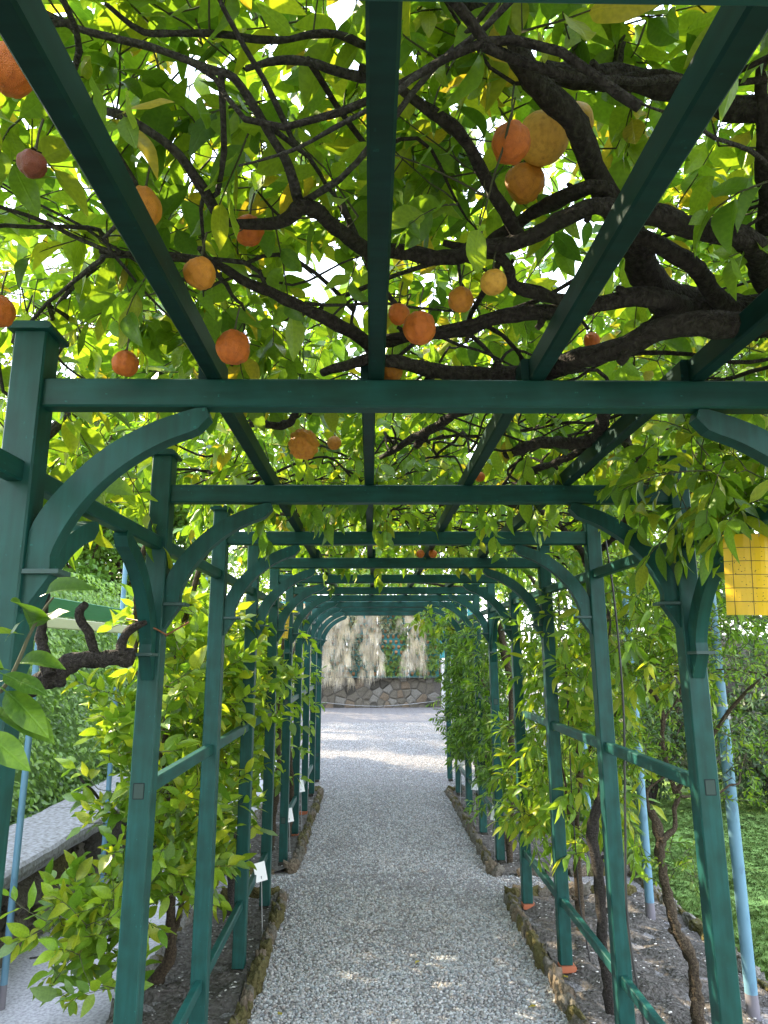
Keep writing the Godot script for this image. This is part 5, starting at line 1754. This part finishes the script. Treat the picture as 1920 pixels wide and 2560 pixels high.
# ---------------------------------------------------------------- traps, plant labels, hoses, ties
func trap(label: String, at: Vector3, w: float, h: float, turn: float, bend: float) -> void:
	var o := thing("sticky_trap", label, "insect trap", at, "yellow sticky insect traps")
	o.rotation = Vector3(0.03, turn, -0.04)
	var sh := MB.new()
	var ln := MB.new()
	var n := 14
	var pt := func(u: float, off: float) -> Vector3:
		var a := (u - 0.5) * bend
		var r := w / bend
		return Vector3(sin(a) * (r + off), 0, cos(a) * (r + off) - r)
	for i in n:
		var a: Vector3 = pt.call(float(i) / n, 0.0)
		var b: Vector3 = pt.call(float(i + 1) / n, 0.0)
		var a2: Vector3 = pt.call(float(i) / n, -0.0012)
		var b2: Vector3 = pt.call(float(i + 1) / n, -0.0012)
		var dn := Vector3(0, -h, 0)
		sh.quad(a, b, b + dn, a + dn, a - Vector3(0, 0, -w / bend))
		sh.quad(a2, b2, b2 + dn, a2 + dn, Vector3(0, 0, -w / bend) - a)
		for r in 5:
			var y := -h * (r + 1) / 6.0
			var c: Vector3 = pt.call(float(i) / n, 0.0008)
			var d: Vector3 = pt.call(float(i + 1) / n, 0.0008)
			ln.quad(c + Vector3(0, y, 0), d + Vector3(0, y, 0), d + Vector3(0, y - 0.0014, 0), c + Vector3(0, y - 0.0014, 0), c + Vector3(0, 0, w / bend))
	for u in [0.12, 0.37, 0.63, 0.88]:
		var c: Vector3 = pt.call(u, 0.0009)
		var d: Vector3 = pt.call(u + 0.0014 / w, 0.0009)
		ln.quad(c, d, d + Vector3(0, -h, 0), c + Vector3(0, -h, 0), c + Vector3(0, 0, w / bend))
	obj("sheet", sh.done(), M.yellow, o)
	obj("grid_lines", ln.done(), M.black_line, o)
	var bugs := MB.new()
	for i in 110:
		var u := rng.randf_range(0.06, 0.94)
		var c: Vector3 = pt.call(u, 0.0012)
		var y := -rng.randf_range(0.15, 0.9) * h
		var s := rng.randf_range(0.0006, 0.0018)
		bugs.box(c + Vector3(0, y, 0), Vector3(s * 1.6, s, 0.0008), 0.0001)
	obj("stuck_insects", bugs.done(), M.calyx, o).set_meta("kind", "stuff")
	var wire := MB.new()
	wire.tube([Vector3(0, -0.008, 0.0), Vector3(0.002, 0.03, 0.004), Vector3(0, 0.07, -0.01)], [0.0009, 0.0009, 0.0009], 5)
	obj("hanging_wire", wire.done(), M.grey_wire, o)

func plant_label(label: String, at: Vector3, h: float, lean: float, turn: float) -> void:
	var o := thing("plant_label", label, "plant label", at, "white plant labels on stakes")
	o.rotation = Vector3(0, turn, lean)
	var st := MB.new()
	st.tube([Vector3(0, -0.06, 0), Vector3(0, h * 0.5, 0), Vector3(0, h, 0)], [0.0035, 0.0035, 0.0035], 6)
	obj("stake", st.done(), M.grey_wire, o)
	var c := MB.new()
	c.bar(Vector3(0, h - 0.03, 0.006), Vector3(0, h + 0.075, -0.03), 0.085, 0.003, Vector3(0, 0, 1), 0.001)
	obj("card", c.done(), M.white_card, o)

func build_small_things() -> void:
	trap("big yellow sticky trap with black grid hanging from the right side rail, near right edge", P(0.884, 2.052, 1.90), 0.185, 0.222, -0.12, 1.5)
	trap("small yellow sticky trap hanging far left between posts", P(-0.89, 2.09, 5.9), 0.125, 0.240, 0.75, 0.6)
	plant_label("white plant label on a thin stake in the left bed, nearest", P(-0.86, -0.02, 4.95), 0.36, 0.06, 0.7)
	plant_label("white plant label on a stake left, at the near end of the farther bed", P(-0.865, -0.02, 6.55), 0.36, 0.05, 0.6)
	plant_label("small white plant label left, farther along the bed", P(-0.86, -0.02, 7.55), 0.42, 0.05, 0.6)
	plant_label("white plant label right, beside the post at the start of the farther bed", P(0.872, -0.02, 6.55), 0.36, -0.06, -0.6)
	plant_label("white plant label right, under the leafy climber", P(0.872, -0.02, 7.7), 0.40, -0.04, -0.5)
	plant_label("pale plant label right, almost hidden by the leafy climber", P(0.872, -0.02, 8.9), 0.45, -0.04, -0.4)
	# black watering hose on the right
	var hs := thing("watering_hose", "black watering hose rising past the third right post into the branches", "hose", P(0.95, 0, 3.36))
	var pts: Array = []
	var rad: Array = []
	for q in [[0.99, 0.0, 3.30], [0.955, 0.25, 3.34], [0.93, 0.6, 3.37], [0.955, 1.0, 3.38], [0.985, 1.5, 3.38], [0.985, 2.0, 3.40], [0.96, 2.4, 3.42]]:
		pts.append(Vector4(q[0], q[1], q[2], 0.005))
	var s := spline(pts, 0.05)
	var mv: Array = []
	for p in s[0]:
		mv.append(p + Vector3(0, gy(3.36), 0) - hs.position)
	for r in s[1]:
		rad.append(0.0052)
	var hm := MB.new()
	hm.tube(mv, rad, 8)
	obj("pipe", hm.done(), M.hose, hs)
	var h2 := thing("watering_hose", "thin black hose rising behind the fourth right post", "hose", P(1.02, 0, 4.5))
	var m2 := MB.new()
	m2.tube([Vector3(0.05, 0, 0), Vector3(0.01, 0.3, 0), Vector3(0.0, 0.9, 0), Vector3(0.01, 1.6, 0), Vector3(-0.03, 2.4, 0)], [0.004, 0.004, 0.004, 0.004, 0.004], 8)
	obj("pipe", m2.done(), M.hose, h2)
	var h3 := thing("watering_hose", "dark irrigation pipe lying along the beams at the far end of the pergola", "hose", P(0, 2.28, 9.7))
	var m3 := MB.new()
	m3.tube([Vector3(-0.9, 0.0, 0.6), Vector3(-0.3, 0.005, 0.62), Vector3(0.3, -0.004, 0.63), Vector3(0.9, 0.006, 0.6)], [0.008, 0.008, 0.008, 0.008], 8)
	obj("pipe", m3.done(), M.hose, h3)
	# copper coloured tie on the second left post
	var ti := thing("copper_tie", "copper coloured tie looped round the second left post, holding the sawn limb", "tie", P(-0.922, 1.83, post_depth(2) + 0.035))
	var tm := MB.new()
	tm.tube([Vector3(-0.09, 0.02, 0.02), Vector3(-0.045, 0.012, 0.045), Vector3(0.0, -0.005, 0.088), Vector3(0.030, -0.02, 0.060), Vector3(0.048, -0.034, 0.02), Vector3(0.042, -0.038, 0.0)], [0.003, 0.003, 0.003, 0.003, 0.003, 0.003], 6)
	tm.tube([Vector3(0.046, -0.035, 0.01), Vector3(0.075, -0.012, -0.02), Vector3(0.105, 0.012, -0.05)], [0.003, 0.003, 0.003], 6)
	obj("wire", tm.done(), M.copper_tie, ti)
	# a few fallen things on the walk
	var fl: Array = [[-0.62, 3.98, 0.5], [0.66, 4.05, 1.9], [0.1, 4.6, 2.6], [0.9, 4.35, 0.2], [0.25, 3.72, 4.0]]
	for q in fl:
		var lf := obj("fallen_leaf", leaf_shapes.broad[1], M.leaf_one[5], null)
		lf.transform = Transform3D(Basis(Vector3.UP, q[2]) * Basis(Vector3.RIGHT, -PI / 2) * Basis.from_scale(Vector3.ONE * 0.05), P(q[0], -0.022, q[1]))
		var where := "near the left edging" if q[0] < -0.5 else ("on the right bed soil by the edging" if q[0] > 0.8 else ("by the right edging" if q[0] > 0.5 else ("in the middle of the walk, nearest" if q[1] < 4.0 else "in the middle of the walk")))
		tag(lf, "small yellowed fallen leaf on the gravel " + where, "leaf", "fallen leaves")
